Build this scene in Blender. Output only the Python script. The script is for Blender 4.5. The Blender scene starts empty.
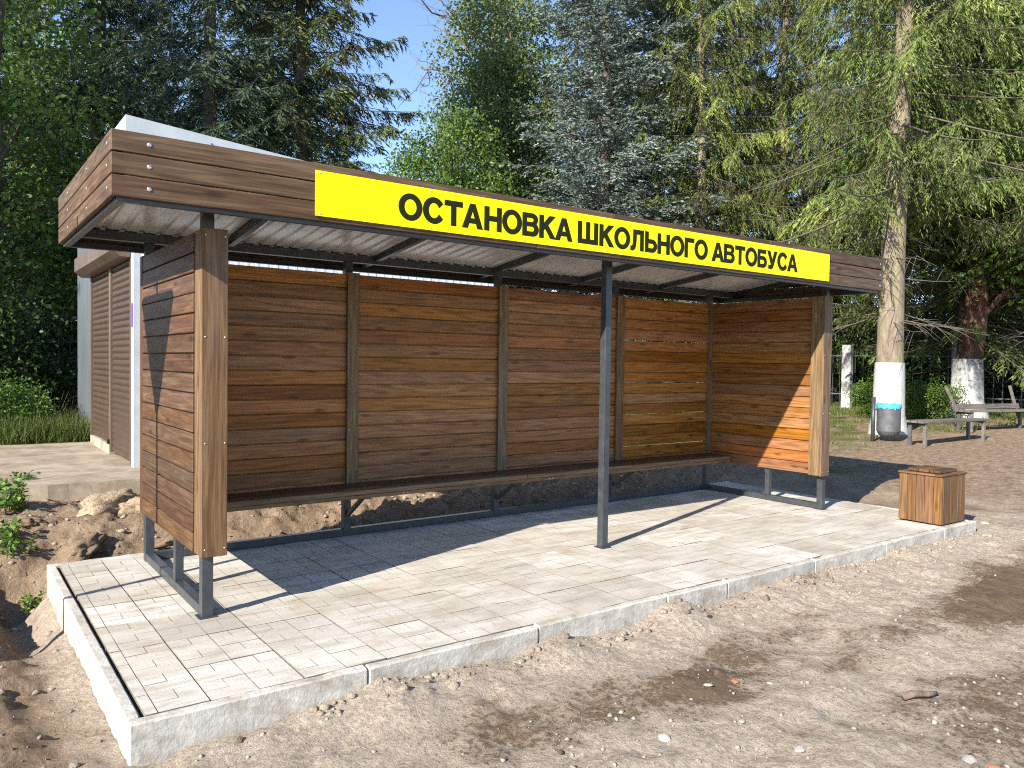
import bpy, bmesh, math, random
import numpy as np
from mathutils import Vector, Matrix, noise

random.seed(7); np.random.seed(7)
R = math.radians
S = bpy.context.scene
COL = S.collection

# ------------------------------------------------------------------ camera
CP = Vector((-1.1789, -4.4334, 1.425)); FPX = 779.23
yaw, pitch, roll = 0.63338, -0.02717, 0.0137
FW = Vector((math.sin(yaw)*math.cos(pitch), math.cos(yaw)*math.cos(pitch), math.sin(pitch)))
RT = Vector((math.cos(yaw), -math.sin(yaw), 0)); UP = RT.cross(FW)
RT, UP = RT*math.cos(roll)+UP*math.sin(roll), -RT*math.sin(roll)+UP*math.cos(roll)
cam = bpy.data.objects.new('camera', bpy.data.cameras.new('camera'))
cam.data.sensor_width = 36; cam.data.lens = 36*FPX/1024
cam.data.clip_start = .05; cam.data.clip_end = 3000
M = Matrix((RT, UP, -FW)).transposed().to_4x4(); M.translation = CP
cam.matrix_world = M
COL.objects.link(cam); S.camera = cam

def at(px, depth):
    """a plan position seen at picture column px, depth metres in front of the camera"""
    d = FW + RT*((px-512)/FPX)
    p = CP + d*depth
    return p.x, p.y

from_px = lambda px, py, z=-.15: (lambda d: (CP.x+d.x*(z-CP.z)/d.z, CP.y+d.y*(z-CP.z)/d.z))(FW+RT*((px-512)/FPX)+UP*((384-py)/FPX))

# ------------------------------------------------------------------ light
SUN = Vector((-1.68, -.55, 1)).normalized()          # towards the sun
ELEV = math.asin(SUN.z)
W = bpy.data.worlds.new('World'); S.world = W; W.use_nodes = True
wn = W.node_tree
sky = wn.nodes.new('ShaderNodeTexSky'); sky.sky_type = 'NISHITA'; sky.sun_disc = False
sky.sun_elevation = ELEV; sky.sun_rotation = math.atan2(SUN.x, SUN.y)
sky.air_density = 1.0; sky.dust_density = .0; sky.ozone_density = 2.2
sky.altitude = 2600
shs = wn.nodes.new('ShaderNodeHueSaturation'); shs.inputs['Saturation'].default_value = .98
wn.links.new(sky.outputs[0], shs.inputs['Color']); wn.links.new(shs.outputs[0], wn.nodes['Background'].inputs[0])
wn.nodes['Background'].inputs[1].default_value = .122
sl = bpy.data.lights.new('sun', 'SUN'); sl.energy = 4.4; sl.angle = R(.5); sl.color = (1, .93, .82)
so = bpy.data.objects.new('sun', sl); so.rotation_euler = SUN.to_track_quat('Z', 'Y').to_euler()
so.location = (-20, -10, 20); COL.objects.link(so)
S.view_settings.view_transform = 'Standard'; S.view_settings.look = 'None'
S.view_settings.exposure = 1.42; S.view_settings.gamma = 1
S.cycles.use_denoising = False; S.cycles.filter_width = 1.1
S.cycles.sample_clamp_indirect = 4; S.cycles.max_bounces = 7; S.cycles.transparent_max_bounces = 8

# ------------------------------------------------------------------ materials
def mat(name):
    m = bpy.data.materials.new(name); m.use_nodes = True
    nt = m.node_tree; return m, nt, nt.nodes['Principled BSDF']
def N(nt, t, **kw):
    n = nt.nodes.new(t)
    for k, v in kw.items():
        if k.startswith('i_'): n.inputs[k[2:].replace('_', ' ')].default_value = v
        else: setattr(n, k, v)
    return n
def ramp(nt, src, stops, interp='LINEAR'):
    r = nt.nodes.new('ShaderNodeValToRGB'); r.color_ramp.interpolation = interp
    e = r.color_ramp.elements
    while len(e) > 1: e.remove(e[-1])
    e[0].position = stops[0][0]; e[0].color = (*stops[0][1], 1) if len(stops[0][1]) == 3 else stops[0][1]
    for p, c in stops[1:]:
        x = e.new(p); x.color = (*c, 1)
    nt.links.new(src, r.inputs[0]); return r.outputs[0]
def G(v): return (v, v, v)
def mix(nt, fac, a, b, blend='MIX'):
    n = nt.nodes.new('ShaderNodeMix'); n.data_type = 'RGBA'; n.blend_type = blend
    for s, v in ((n.inputs['Factor'], fac), (n.inputs['A'], a), (n.inputs['B'], b)):
        if hasattr(v, 'is_linked'): nt.links.new(v, s)
        elif isinstance(v, (int, float)): s.default_value = v
        else: s.default_value = (*v, 1)
    return n.outputs['Result']
def math_(nt, op, a, b=0.0, c=None):
    n = nt.nodes.new('ShaderNodeMath'); n.operation = op
    for i, v in enumerate((a, b, c)):
        if v is None: continue
        if hasattr(v, 'is_linked'): nt.links.new(v, n.inputs[i])
        else: n.inputs[i].default_value = v
    return n.outputs[0]
def tex_noise(nt, vec, scale, detail=4, rough=.55, dist=0.0, out='Fac'):
    n = N(nt, 'ShaderNodeTexNoise'); n.inputs['Scale'].default_value = scale
    n.inputs['Detail'].default_value = detail; n.inputs['Roughness'].default_value = rough
    n.inputs['Distortion'].default_value = dist
    if vec is not None: nt.links.new(vec, n.inputs['Vector'])
    return n.outputs[out]
def mapping(nt, vec, scale=(1, 1, 1), loc=(0, 0, 0), rot=(0, 0, 0)):
    n = nt.nodes.new('ShaderNodeMapping'); n.inputs['Scale'].default_value = scale
    n.inputs['Location'].default_value = loc; n.inputs['Rotation'].default_value = rot
    nt.links.new(vec, n.inputs[0]); return n.outputs[0]
def bump(nt, b, h, strength=.3, dist=.01):
    n = nt.nodes.new('ShaderNodeBump'); n.inputs['Strength'].default_value = strength
    n.inputs['Distance'].default_value = dist
    nt.links.new(h, n.inputs['Height']); nt.links.new(n.outputs[0], b.inputs['Normal'])
def objcoord(nt, jitter=True):
    tc = N(nt, 'ShaderNodeTexCoord'); v = tc.outputs['Object']
    oi = N(nt, 'ShaderNodeObjectInfo')
    if jitter:
        m = nt.nodes.new('ShaderNodeVectorMath'); m.operation = 'MULTIPLY_ADD'
        nt.links.new(oi.outputs['Random'], m.inputs[0]); m.inputs[1].default_value = (37, 19, 53)
        nt.links.new(v, m.inputs[2]); v = m.outputs[0]
    return v, oi.outputs['Random']
def pos(nt):
    return N(nt, 'ShaderNodeNewGeometry').outputs['Position']

def wood(name, dark, mid, light, weather=0.25, rough=.5, vary=.35, warm=None):
    """grain runs along the local X of each board"""
    m, nt, b = mat(name)
    v, rnd = objcoord(nt)
    big = tex_noise(nt, mapping(nt, v, (.8, 9, 9)), 1.0, 3, .5, .3)
    rings = math_(nt, 'SINE', math_(nt, 'MULTIPLY', big, 46.0))
    rings = math_(nt, 'MULTIPLY_ADD', rings, .5, .5)
    fine = tex_noise(nt, mapping(nt, v, (2.6, 75, 75)), 1.0, 8, .72)
    g = math_(nt, 'ADD', math_(nt, 'MULTIPLY', rings, .12), math_(nt, 'MULTIPLY', fine, .88))
    c = ramp(nt, g, [(.30, dark), (.5, mid), (.70, light)])
    # knots
    vo = N(nt, 'ShaderNodeTexVoronoi'); vo.inputs['Scale'].default_value = 1.0
    nt.links.new(mapping(nt, v, (2.8, 9, 9)), vo.inputs['Vector'])
    kn = ramp(nt, vo.outputs['Distance'], [(.0, G(1)), (.09, G(.85)), (.20, G(0))])
    c = mix(nt, math_(nt, 'MULTIPLY', kn, .75), c, tuple(x*.45 for x in dark))
    # weathered greyish streaks
    ws = ramp(nt, tex_noise(nt, mapping(nt, v, (.9, 11, 11), (5, 3, 1)), 1.0, 4, .65), [(.48, G(0)), (.72, G(1))])
    grey = tuple(.5*x + .5*(sum(light)/3*1.05) for x in light)
    c = mix(nt, math_(nt, 'MULTIPLY', ws, weather), c, grey)
    hs = N(nt, 'ShaderNodeHueSaturation')
    nt.links.new(c, hs.inputs['Color'])
    nt.links.new(math_(nt, 'MULTIPLY_ADD', rnd, vary*1.6, 1-vary*.8), hs.inputs['Value'])
    r2 = math_(nt, 'FRACT', math_(nt, 'MULTIPLY', rnd, 17.3))
    nt.links.new(math_(nt, 'MULTIPLY_ADD', r2, .015, .494), hs.inputs['Hue'])
    r3 = math_(nt, 'FRACT', math_(nt, 'MULTIPLY', rnd, 41.7))
    nt.links.new(math_(nt, 'MULTIPLY_ADD', r3, .22, .86), hs.inputs['Saturation'])
    nt.links.new(hs.outputs[0], b.inputs['Base Color'])
    nt.links.new(math_(nt, 'MULTIPLY_ADD', fine, .3, rough-.12), b.inputs['Roughness'])
    b.inputs['Specular IOR Level'].default_value = .3
    bump(nt, b, g, .45, .004)
    return m
WOOD_FASCIA = wood('wood_fascia', (.034, .019, .009), (.088, .050, .025), (.165, .102, .055), .30, .6, .18)
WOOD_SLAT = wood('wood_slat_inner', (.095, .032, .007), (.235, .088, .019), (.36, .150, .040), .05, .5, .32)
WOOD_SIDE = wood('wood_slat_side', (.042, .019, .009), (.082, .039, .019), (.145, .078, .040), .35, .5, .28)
WOOD_POST = wood('wood_post', (.062, .032, .014), (.138, .080, .037), (.235, .150, .080), .35, .6, .10)
WOOD_SEAT = wood('wood_seat', (.040, .021, .012), (.080, .042, .021), (.13, .074, .039), .35, .45, .15)
WOOD_BENCH = wood('wood_bench', (.060, .030, .013), (.130, .072, .034), (.21, .130, .068), .3, .5, .12)
WOOD_BOX = wood('wood_box', (.060, .026, .009), (.135, .066, .024), (.215, .115, .046), .2, .6, .12)
WOOD_GREY = wood('wood_grey', (.055, .047, .040), (.12, .103, .088), (.20, .175, .15), .5, .8, .2)

def simple(name, col, rough=.6, metal=0.0, nscale=0, namp=.15, bscale=0, bstr=.2, spec=None):
    m, nt, b = mat(name)
    b.inputs['Roughness'].default_value = rough; b.inputs['Metallic'].default_value = metal
    if spec is not None: b.inputs['Specular IOR Level'].default_value = spec
    v, rnd = objcoord(nt)
    if nscale:
        n = tex_noise(nt, v, nscale, 5, .6)
        c = ramp(nt, n, [(.3, tuple(x*(1-namp) for x in col)), (.7, tuple(min(1, x*(1+namp)) for x in col))])
        nt.links.new(c, b.inputs['Base Color'])
    else: b.inputs['Base Color'].default_value = (*col, 1)
    if bscale: bump(nt, b, tex_noise(nt, v, bscale, 4, .6), bstr, .01)
    return m
STEEL = simple('painted_steel', (.038, .042, .047), .4, 0, 14, .28, 60, .05)
STEEL_LIGHT = simple('grey_steel', (.095, .10, .107), .5, .2, 9, .3)
SCREW = simple('zinc_screw', (.55, .55, .54), .35, .8)
SHEET = simple('galvanised_sheet', (.60, .60, .60), .3, .3, 5, .12)
YELLOW = simple('yellow_film', (.90, .77, .002), .45, 0, 0, spec=.15)
BLACK = simple('black_film', (.016, .020, .007), .6, spec=.1)
BLUE = simple('blue_bag', (.06, .38, .62), .4, 0, 20, .3)
WHITEWASH = None
def whitewashed():
    m, nt, b = mat('whitewash'); v = pos(nt)
    n = tex_noise(nt, v, 30, 6, .75)
    c = ramp(nt, n, [(.34, (.16, .13, .10)), (.42, (.38, .38, .36)), (.72, (.50, .50, .485))])
    nt.links.new(c, b.inputs['Base Color']); b.inputs['Roughness'].default_value = .9
    bump(nt, b, n, .6, .03); return m
WHITEWASH = whitewashed()
def bark(name, a, bcol, lichen=None):
    m, nt, b = mat(name); v = pos(nt)
    n = tex_noise(nt, mapping(nt, v, (9, 9, 3)), 1.3, 6, .7, .4)
    c = ramp(nt, n, [(.32, a), (.68, bcol)])
    if lichen:
        l = ramp(nt, tex_noise(nt, mapping(nt, v, (3, 3, 1.2)), 1, 4, .6), [(.45, G(0)), (.62, G(1))])
        c = mix(nt, math_(nt, 'MULTIPLY', l, .7), c, lichen)
    nt.links.new(c, b.inputs['Base Color']); b.inputs['Roughness'].default_value = .9
    bump(nt, b, n, .8, .04); return m
BARK_SPRUCE = bark('bark_spruce', (.11, .082, .058), (.27, .215, .16), (.23, .215, .105))
BARK_DARK = bark('bark_dark', (.055, .04, .03), (.14, .11, .085))
BARK_LIMB = bark('bark_limb', (.07, .055, .042), (.17, .14, .11))
BARK_DEAD = bark('bark_dead', (.10, .07, .055), (.24, .18, .14))
BARK_RED = bark('bark_redbrown', (.07, .035, .02), (.17, .09, .055))

def foliage(name, c0, c1, c2, trans=.25, rough=.55):
    m, nt, b = mat(name)
    a = N(nt, 'ShaderNodeAttribute'); a.attribute_name = 'tint'
    oi = N(nt, 'ShaderNodeObjectInfo')
    c = ramp(nt, a.outputs['Fac'], [(0, c0), (.55, c1), (1, c2)])
    hs = N(nt, 'ShaderNodeHueSaturation'); nt.links.new(c, hs.inputs['Color'])
    nt.links.new(math_(nt, 'MULTIPLY_ADD', oi.outputs['Random'], .02, .49), hs.inputs['Hue'])
    nt.links.new(math_(nt, 'MULTIPLY_ADD', oi.outputs['Random'], .3, .85), hs.inputs['Value'])
    nt.links.new(hs.outputs[0], b.inputs['Base Color']); b.inputs['Roughness'].default_value = rough
    b.inputs['Specular IOR Level'].default_value = .3
    t = N(nt, 'ShaderNodeBsdfTranslucent'); nt.links.new(hs.outputs[0], t.inputs[0])
    ms = N(nt, 'ShaderNodeMixShader'); ms.inputs[0].default_value = trans
    nt.links.new(b.outputs[0], ms.inputs[1]); nt.links.new(t.outputs[0], ms.inputs[2])
    nt.links.new(ms.outputs[0], nt.nodes['Material Output'].inputs[0]); return m
F_SPRUCE = foliage('needles_green', (.060, .048, .025), (0.088, 0.125, 0.035), (0.188, 0.225, 0.056), .18)
F_YELLOW = foliage('needles_yellowgreen', (.060, .052, .026), (.128, .172, .040), (.275, .315, .078), .22)
F_BLUE = foliage('needles_blue', (.070, .080, .060), (0.182, 0.237, 0.204), (0.330, 0.385, 0.341), .15)
F_DARK = foliage('needles_dark', (.020, .036, .020), (.045, .070, .036), (.090, .120, .065), .15)
F_LEAF = foliage('leaf_green', (.045, .085, .015), (0.111, 0.195, 0.034), (0.208, 0.312, 0.058), .38, .45)
F_LEAFDARK = foliage('leaf_dark', (.022, .045, .012), (.045, .082, .020), (.085, .130, .032), .3, .45)
F_BIRCH = foliage('leaf_pale', (.075, .105, .035), (0.150, 0.206, 0.069), (0.237, 0.294, 0.112), .35, .5)
F_GRASS = foliage('grass_blades', (.055, .075, .018), (.095, .130, .026), (.190, .190, .065), .3, .6)
F_DRY = foliage('dry_stems', (.10, .07, .035), (.19, .14, .07), (.28, .22, .12), .1, .8)

def concrete(name, a, b_, scale=6, bstr=.35, grain=120):
    m, nt, b = mat(name); v, rnd = objcoord(nt)
    n1 = tex_noise(nt, v, scale, 6, .65); n2 = tex_noise(nt, v, grain, 3, .7)
    f = math_(nt, 'ADD', math_(nt, 'MULTIPLY', n1, .75), math_(nt, 'MULTIPLY', n2, .25))
    c = ramp(nt, f, [(.32, a), (.64, b_)])
    hs = N(nt, 'ShaderNodeHueSaturation'); nt.links.new(c, hs.inputs['Color'])
    nt.links.new(math_(nt, 'MULTIPLY_ADD', rnd, .14, .93), hs.inputs['Value'])
    nt.links.new(hs.outputs[0], b.inputs['Base Color']); b.inputs['Roughness'].default_value = .88
    bump(nt, b, f, bstr, .012); return m
def stain(m, col, amt, scale):
    nt = m.node_tree; b = nt.nodes['Principled BSDF']; src = b.inputs['Base Color'].links[0].from_socket; p = pos(nt)
    f = ramp(nt, tex_noise(nt, mapping(nt, p, (1, 1, 2.2)), scale, 7, .72, .6), [(.46, G(0)), (.64, G(amt))])
    nt.links.new(mix(nt, f, src, col), b.inputs['Base Color']); return m
KERB = concrete('kerb_concrete', (.32, .295, .255), (.52, .495, .445), 6, 1.0, 38)
POST_CONC = concrete('post_concrete', (.38, .37, .35), (.68, .67, .65), 7)
SLABC = concrete('old_concrete', (.17, .13, .09), (.42, .355, .27), 2.6, .6, 20)
def paving():
    m, nt, b = mat('paving_stone'); v, rnd = objcoord(nt, False); p = pos(nt)
    oi = N(nt, 'ShaderNodeObjectInfo'); rnd = oi.outputs['Random']
    base = ramp(nt, rnd, [(0, (.36, .335, .29)), (.3, (.46, .44, .395)), (.55, (.44, .40, .335)), (.8, (.52, .50, .455)), (1, (.55, .53, .485))])
    sw = tex_noise(nt, mapping(nt, p, (2.2, 7, 1)), 1.4, 5, .6, .8)
    c = mix(nt, ramp(nt, sw, [(.40, G(0)), (.66, G(.75))]), base, (.31, .255, .185))
    lt = ramp(nt, tex_noise(nt, mapping(nt, p, (1.2, 1.6, 1), (3, 8, 0)), 1.5, 5, .65), [(.46, G(0)), (.68, G(.6))])
    c = mix(nt, lt, c, (.57, .545, .49))
    sp = ramp(nt, tex_noise(nt, p, 70, 4, .75), [(.56, G(0)), (.66, G(.8))])
    spm = ramp(nt, tex_noise(nt, p, 1.7, 3, .6), [(.38, G(.1)), (.60, G(1))])
    c = mix(nt, math_(nt, 'MULTIPLY', sp, spm), c, (.24, .17, .10))
    nt.links.new(c, b.inputs['Base Color']); b.inputs['Roughness'].default_value = .85
    bump(nt, b, tex_noise(nt, p, 55, 5, .7), .35, .006); return m
stain(KERB, (.24, .19, .13), .7, 3.5); stain(POST_CONC, (.2, .18, .14), .6, 4); stain(SLABC, (.16, .115, .07), .6, 1.4)
PAVE = paving()
JOINT = simple('joint_dirt', (.15, .125, .095), .95, 0, 40, .3)

def ground_mat():
    m, nt, b = mat('earth'); p = pos(nt)
    a = N(nt, 'ShaderNodeAttribute'); a.attribute_name = 'zone'       # r: bare clay, g: grass and litter
    sep = N(nt, 'ShaderNodeSeparateColor'); nt.links.new(a.outputs['Color'], sep.inputs[0])
    fine = tex_noise(nt, p, 34, 8, .72); mid = tex_noise(nt, p, 5.5, 9, .74, .5)
    big = tex_noise(nt, mapping(nt, p, (.62, 1.0, 1), (0.9, .4, 0)), .95, 7, .62, .4)
    sand = ramp(nt, fine, [(.30, (.25, .20, .148)), (.50, (.43, .358, .280)), (.68, (.57, .495, .41))])
    damp = ramp(nt, mid, [(.3, (.105, .072, .045)), (.7, (.20, .145, .095))])
    f = math_(nt, 'ADD', math_(nt, 'MULTIPLY', big, .72), math_(nt, 'MULTIPLY', mid, .36))
    f = math_(nt, 'ADD', f, math_(nt, 'MULTIPLY', math_(nt, 'SUBTRACT', fine, .5), .55))
    dmp = N(nt, 'ShaderNodeAttribute'); dmp.attribute_name = 'damp'
    f = math_(nt, 'ADD', f, dmp.outputs['Fac'])
    dm = ramp(nt, f, [(.56, G(0)), (.66, G(1))])
    c = mix(nt, dm, sand, damp)
    clay = ramp(nt, math_(nt, 'ADD', math_(nt, 'MULTIPLY', mid, .6), math_(nt, 'MULTIPLY', fine, .4)),
                [(.3, (.12, .082, .052)), (.5, (.26, .185, .122)), (.72, (.42, .325, .225))])
    c = mix(nt, sep.outputs[0], c, clay)
    lit = ramp(nt, tex_noise(nt, p, 9, 7, .75), [(.32, (.11, .075, .045)), (.5, (.26, .185, .125)), (.7, (.40, .315, .23))])
    gr = ramp(nt, tex_noise(nt, p, 26, 4, .7), [(.3, (.05, .065, .02)), (.7, (.14, .15, .045))])
    gm = ramp(nt, tex_noise(nt, mapping(nt, p, (1, 1, 1), (4, 0, 0)), .9, 5, .65), [(.47, G(0)), (.58, G(1))])
    gg = math_(nt, 'MULTIPLY', gm, sep.outputs[2])
    lit = mix(nt, gg, lit, gr)
    c = mix(nt, sep.outputs[1], c, lit)
    wh = ramp(nt, tex_noise(nt, mapping(nt, p, (1, 1, 1), (9, 2, 0)), 7, 6, .75), [(.66, G(0)), (.71, G(.8))])
    whm = ramp(nt, tex_noise(nt, mapping(nt, p, (1, 1, 1), (1, 7, 0)), .8, 3, .5), [(.5, G(0)), (.6, G(1))])
    c = mix(nt, math_(nt, 'MULTIPLY', wh, whm), c, (.62, .60, .57))
    nt.links.new(c, b.inputs['Base Color']); b.inputs['Roughness'].default_value = .95
    b.inputs['Specular IOR Level'].default_value = .15
    h = math_(nt, 'ADD', math_(nt, 'MULTIPLY', fine, .5), math_(nt, 'MULTIPLY', mid, .9))
    bump(nt, b, h, 1.0, .06); return m
EARTH = ground_mat()
CLOD = simple('clod_earth', (.25, .18, .118), .97, 0, 22, .5, 45, 1.0, .1)
CLAYROCK = simple('clay_lump', (.33, .245, .165), .97, 0, 9, .5, 22, 1.0, .1)
STONE = simple('pebble', (.27, .235, .20), .85, 0, 25, .3, 60, .3)
MORTAR = simple('mortar_lump', (.43, .40, .36), .9, 0, 18, .2, 40, .5)
BRICK = simple('brick_bit', (.36, .14, .08), .9, 0, 20, .25, 40, .4)
def wall_metal(name, a, b_, pitch, axis):
    m, nt, b = mat(name); p = pos(nt)
    c = ramp(nt, tex_noise(nt, mapping(nt, p, (1, 1, .35)), 1.5, 4, .6), [(.3, a), (.7, b_)])
    nt.links.new(c, b.inputs['Base Color']); b.inputs['Roughness'].default_value = .45; return m
WALL_WHITE = wall_metal('white_cladding', (.55, .60, .64), (.66, .70, .74), .05, 0)
WALL_GREY = wall_metal('grey_cladding', (.075, .09, .104), (.12, .138, .155), .05, 1)
SHUTTER = simple('brown_shutter', (.070, .044, .031), .45, .1, 3, .12)
SHUTBOX = simple('brown_box', (.12, .085, .06), .45, .1, 3, .2)
PALE = simple('pale_trim', (.42, .45, .47), .5, 0, 4, .1)
SIGNGREY = simple('sign_back', (.42, .43, .44), .4, .6)
SIGNWHITE = simple('sign_white', (.75, .75, .74), .4)
SIGNRED = simple('sign_red', (.55, .03, .02), .4)

# ------------------------------------------------------------------ mesh helpers
def link(o, parent=None):
    COL.objects.link(o)
    if parent is not None:
        o.parent = parent
        o.matrix_parent_inverse = parent.matrix_basis.inverted()
    return o
def obj(name, me, material=None, parent=None, loc=None, rot=None):
    o = bpy.data.objects.new(name, me)
    if material is not None and not me.materials: me.materials.append(material)
    if loc is not None: o.location = loc
    if rot is not None: o.rotation_euler = rot
    return link(o, parent)
def tag(o, label, cat, group=None):
    o['label'] = label; o['category'] = cat
    if group: o['group'] = group
    return o
def thing(name, loc, label, cat, group=None, rotz=0):
    e = bpy.data.objects.new(name, None); e.location = loc; e.rotation_euler = (0, 0, rotz)
    e.empty_display_size = .2
    COL.objects.link(e); return tag(e, label, cat, group)
def struct(o): o['kind'] = 'structure'; return o
def fin(bm, name, smooth=False):
    me = bpy.data.meshes.new(name); bm.to_mesh(me); bm.free()
    if smooth: me.polygons.foreach_set('use_smooth', [True]*len(me.polygons))
    return me
def box_bm(bm, sx, sy, sz, c=(0, 0, 0), rot=None, bevel=0.0):
    r = bmesh.ops.create_cube(bm, size=1)['verts']
    mtx = Matrix.Translation(c) @ (rot.to_4x4() if rot else Matrix()) @ Matrix.Diagonal((sx, sy, sz, 1))
    bmesh.ops.transform(bm, matrix=mtx, verts=r)
    if bevel:
        es = list({e for v in r for e in v.link_edges})
        bmesh.ops.bevel(bm, geom=es, offset=bevel, segments=1, affect='EDGES')
def box_me(name, sx, sy, sz, bevel=.003):
    bm = bmesh.new(); box_bm(bm, sx, sy, sz, bevel=bevel); return fin(bm, name)
_bc = {}
def box(name, size, c, material, parent=None, rot=None, bevel=.003):
    """box with shared mesh data for alike sizes; size in local axes"""
    k = (tuple(round(s, 4) for s in size), material.name, bevel)
    if k not in _bc:
        me = box_me(name, *size, bevel=bevel); me.materials.append(material); _bc[k] = me
    return obj(name, _bc[k], None, parent, c, rot)
def tube_bm(bm, pts, radii, n=8, cap=True):
    rings = []; prev = None
    for i, p in enumerate(pts):
        p = Vector(p)
        d = (Vector(pts[min(i+1, len(pts)-1)])-Vector(pts[max(i-1, 0)])).normalized()
        a = Vector((0, 0, 1)) if abs(d.z) < .9 else Vector((1, 0, 0))
        if prev is not None: a = prev
        x = (a - d*a.dot(d)).normalized(); y = d.cross(x); prev = x
        rings.append([bm.verts.new(p + (x*math.cos(t)+y*math.sin(t))*radii[i]) for t in [2*math.pi*k/n for k in range(n)]])
    for a, b in zip(rings, rings[1:]):
        for k in range(n): bm.faces.new((a[k], a[(k+1) % n], b[(k+1) % n], b[k]))
    if cap:
        bm.faces.new(rings[0][::-1]); bm.faces.new(rings[-1])
def lathe_bm(bm, prof, n=24, c=(0, 0, 0)):
    rings = [[bm.verts.new((c[0]+r*math.cos(2*math.pi*k/n), c[1]+r*math.sin(2*math.pi*k/n), c[2]+z)) for k in range(n)] for r, z in prof]
    for a, b in zip(rings, rings[1:]):
        for k in range(n): bm.faces.new((a[k], a[(k+1) % n], b[(k+1) % n], b[k]))
    return rings
def bar(name, p0, p1, w, h, material, parent, bevel=.002):
    """square steel bar from p0 to p1"""
    p0, p1 = Vector(p0), Vector(p1); d = p1-p0
    q = d.to_track_quat('X', 'Z')
    return box(name, (d.length, w, h), (p0+p1)/2, material, parent, q.to_euler(), bevel)
_sc = None
def screw(parent, p, r=.006, rot=(0, 0, 0)):
    global _sc
    if _sc is None:
        bm = bmesh.new(); lathe_bm(bm, [(.001, .003), (.6, .0025), (1, 0), (1, -.004)], 8); _sc = fin(bm, 'screw')
        for v in _sc.vertices:
            if abs(v.co.x)+abs(v.co.y) < .1: v.co.z = .003
        _sc.materials.append(SCREW)
    o = obj('screw', _sc, None, parent, p, rot); o.scale = (r, r, 1); return o

# ------------------------------------------------------------------ ground
L, D = 5.94, 1.458
PX0, PX1, PY0, PY1 = -.60, 6.64, -1.167, 1.70         # platform outline
def ss(a, b, x):
    t = np.clip((x-a)/(b-a), 0, 1); return t*t*(3-2*t)
_perm = np.random.RandomState(3).rand(256, 256)
def vnoise(x, y):
    xi = np.floor(x).astype(int); yi = np.floor(y).astype(int)
    fx = x-xi; fy = y-yi; fx = fx*fx*(3-2*fx); fy = fy*fy*(3-2*fy)
    g = lambda a, b: _perm[a % 256, b % 256]
    return (g(xi, yi)*(1-fx)+g(xi+1, yi)*fx)*(1-fy)+(g(xi, yi+1)*(1-fx)+g(xi+1, yi+1)*fx)*fy
def fbm(x, y, o=4, rough=.5):
    s = 0; a = 1; t = 0
    for i in range(o):
        s = s+a*(vnoise(x*2**i+17.3*i, y*2**i+5.1*i)-.5); t += a; a *= rough
    return s/t*2
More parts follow.
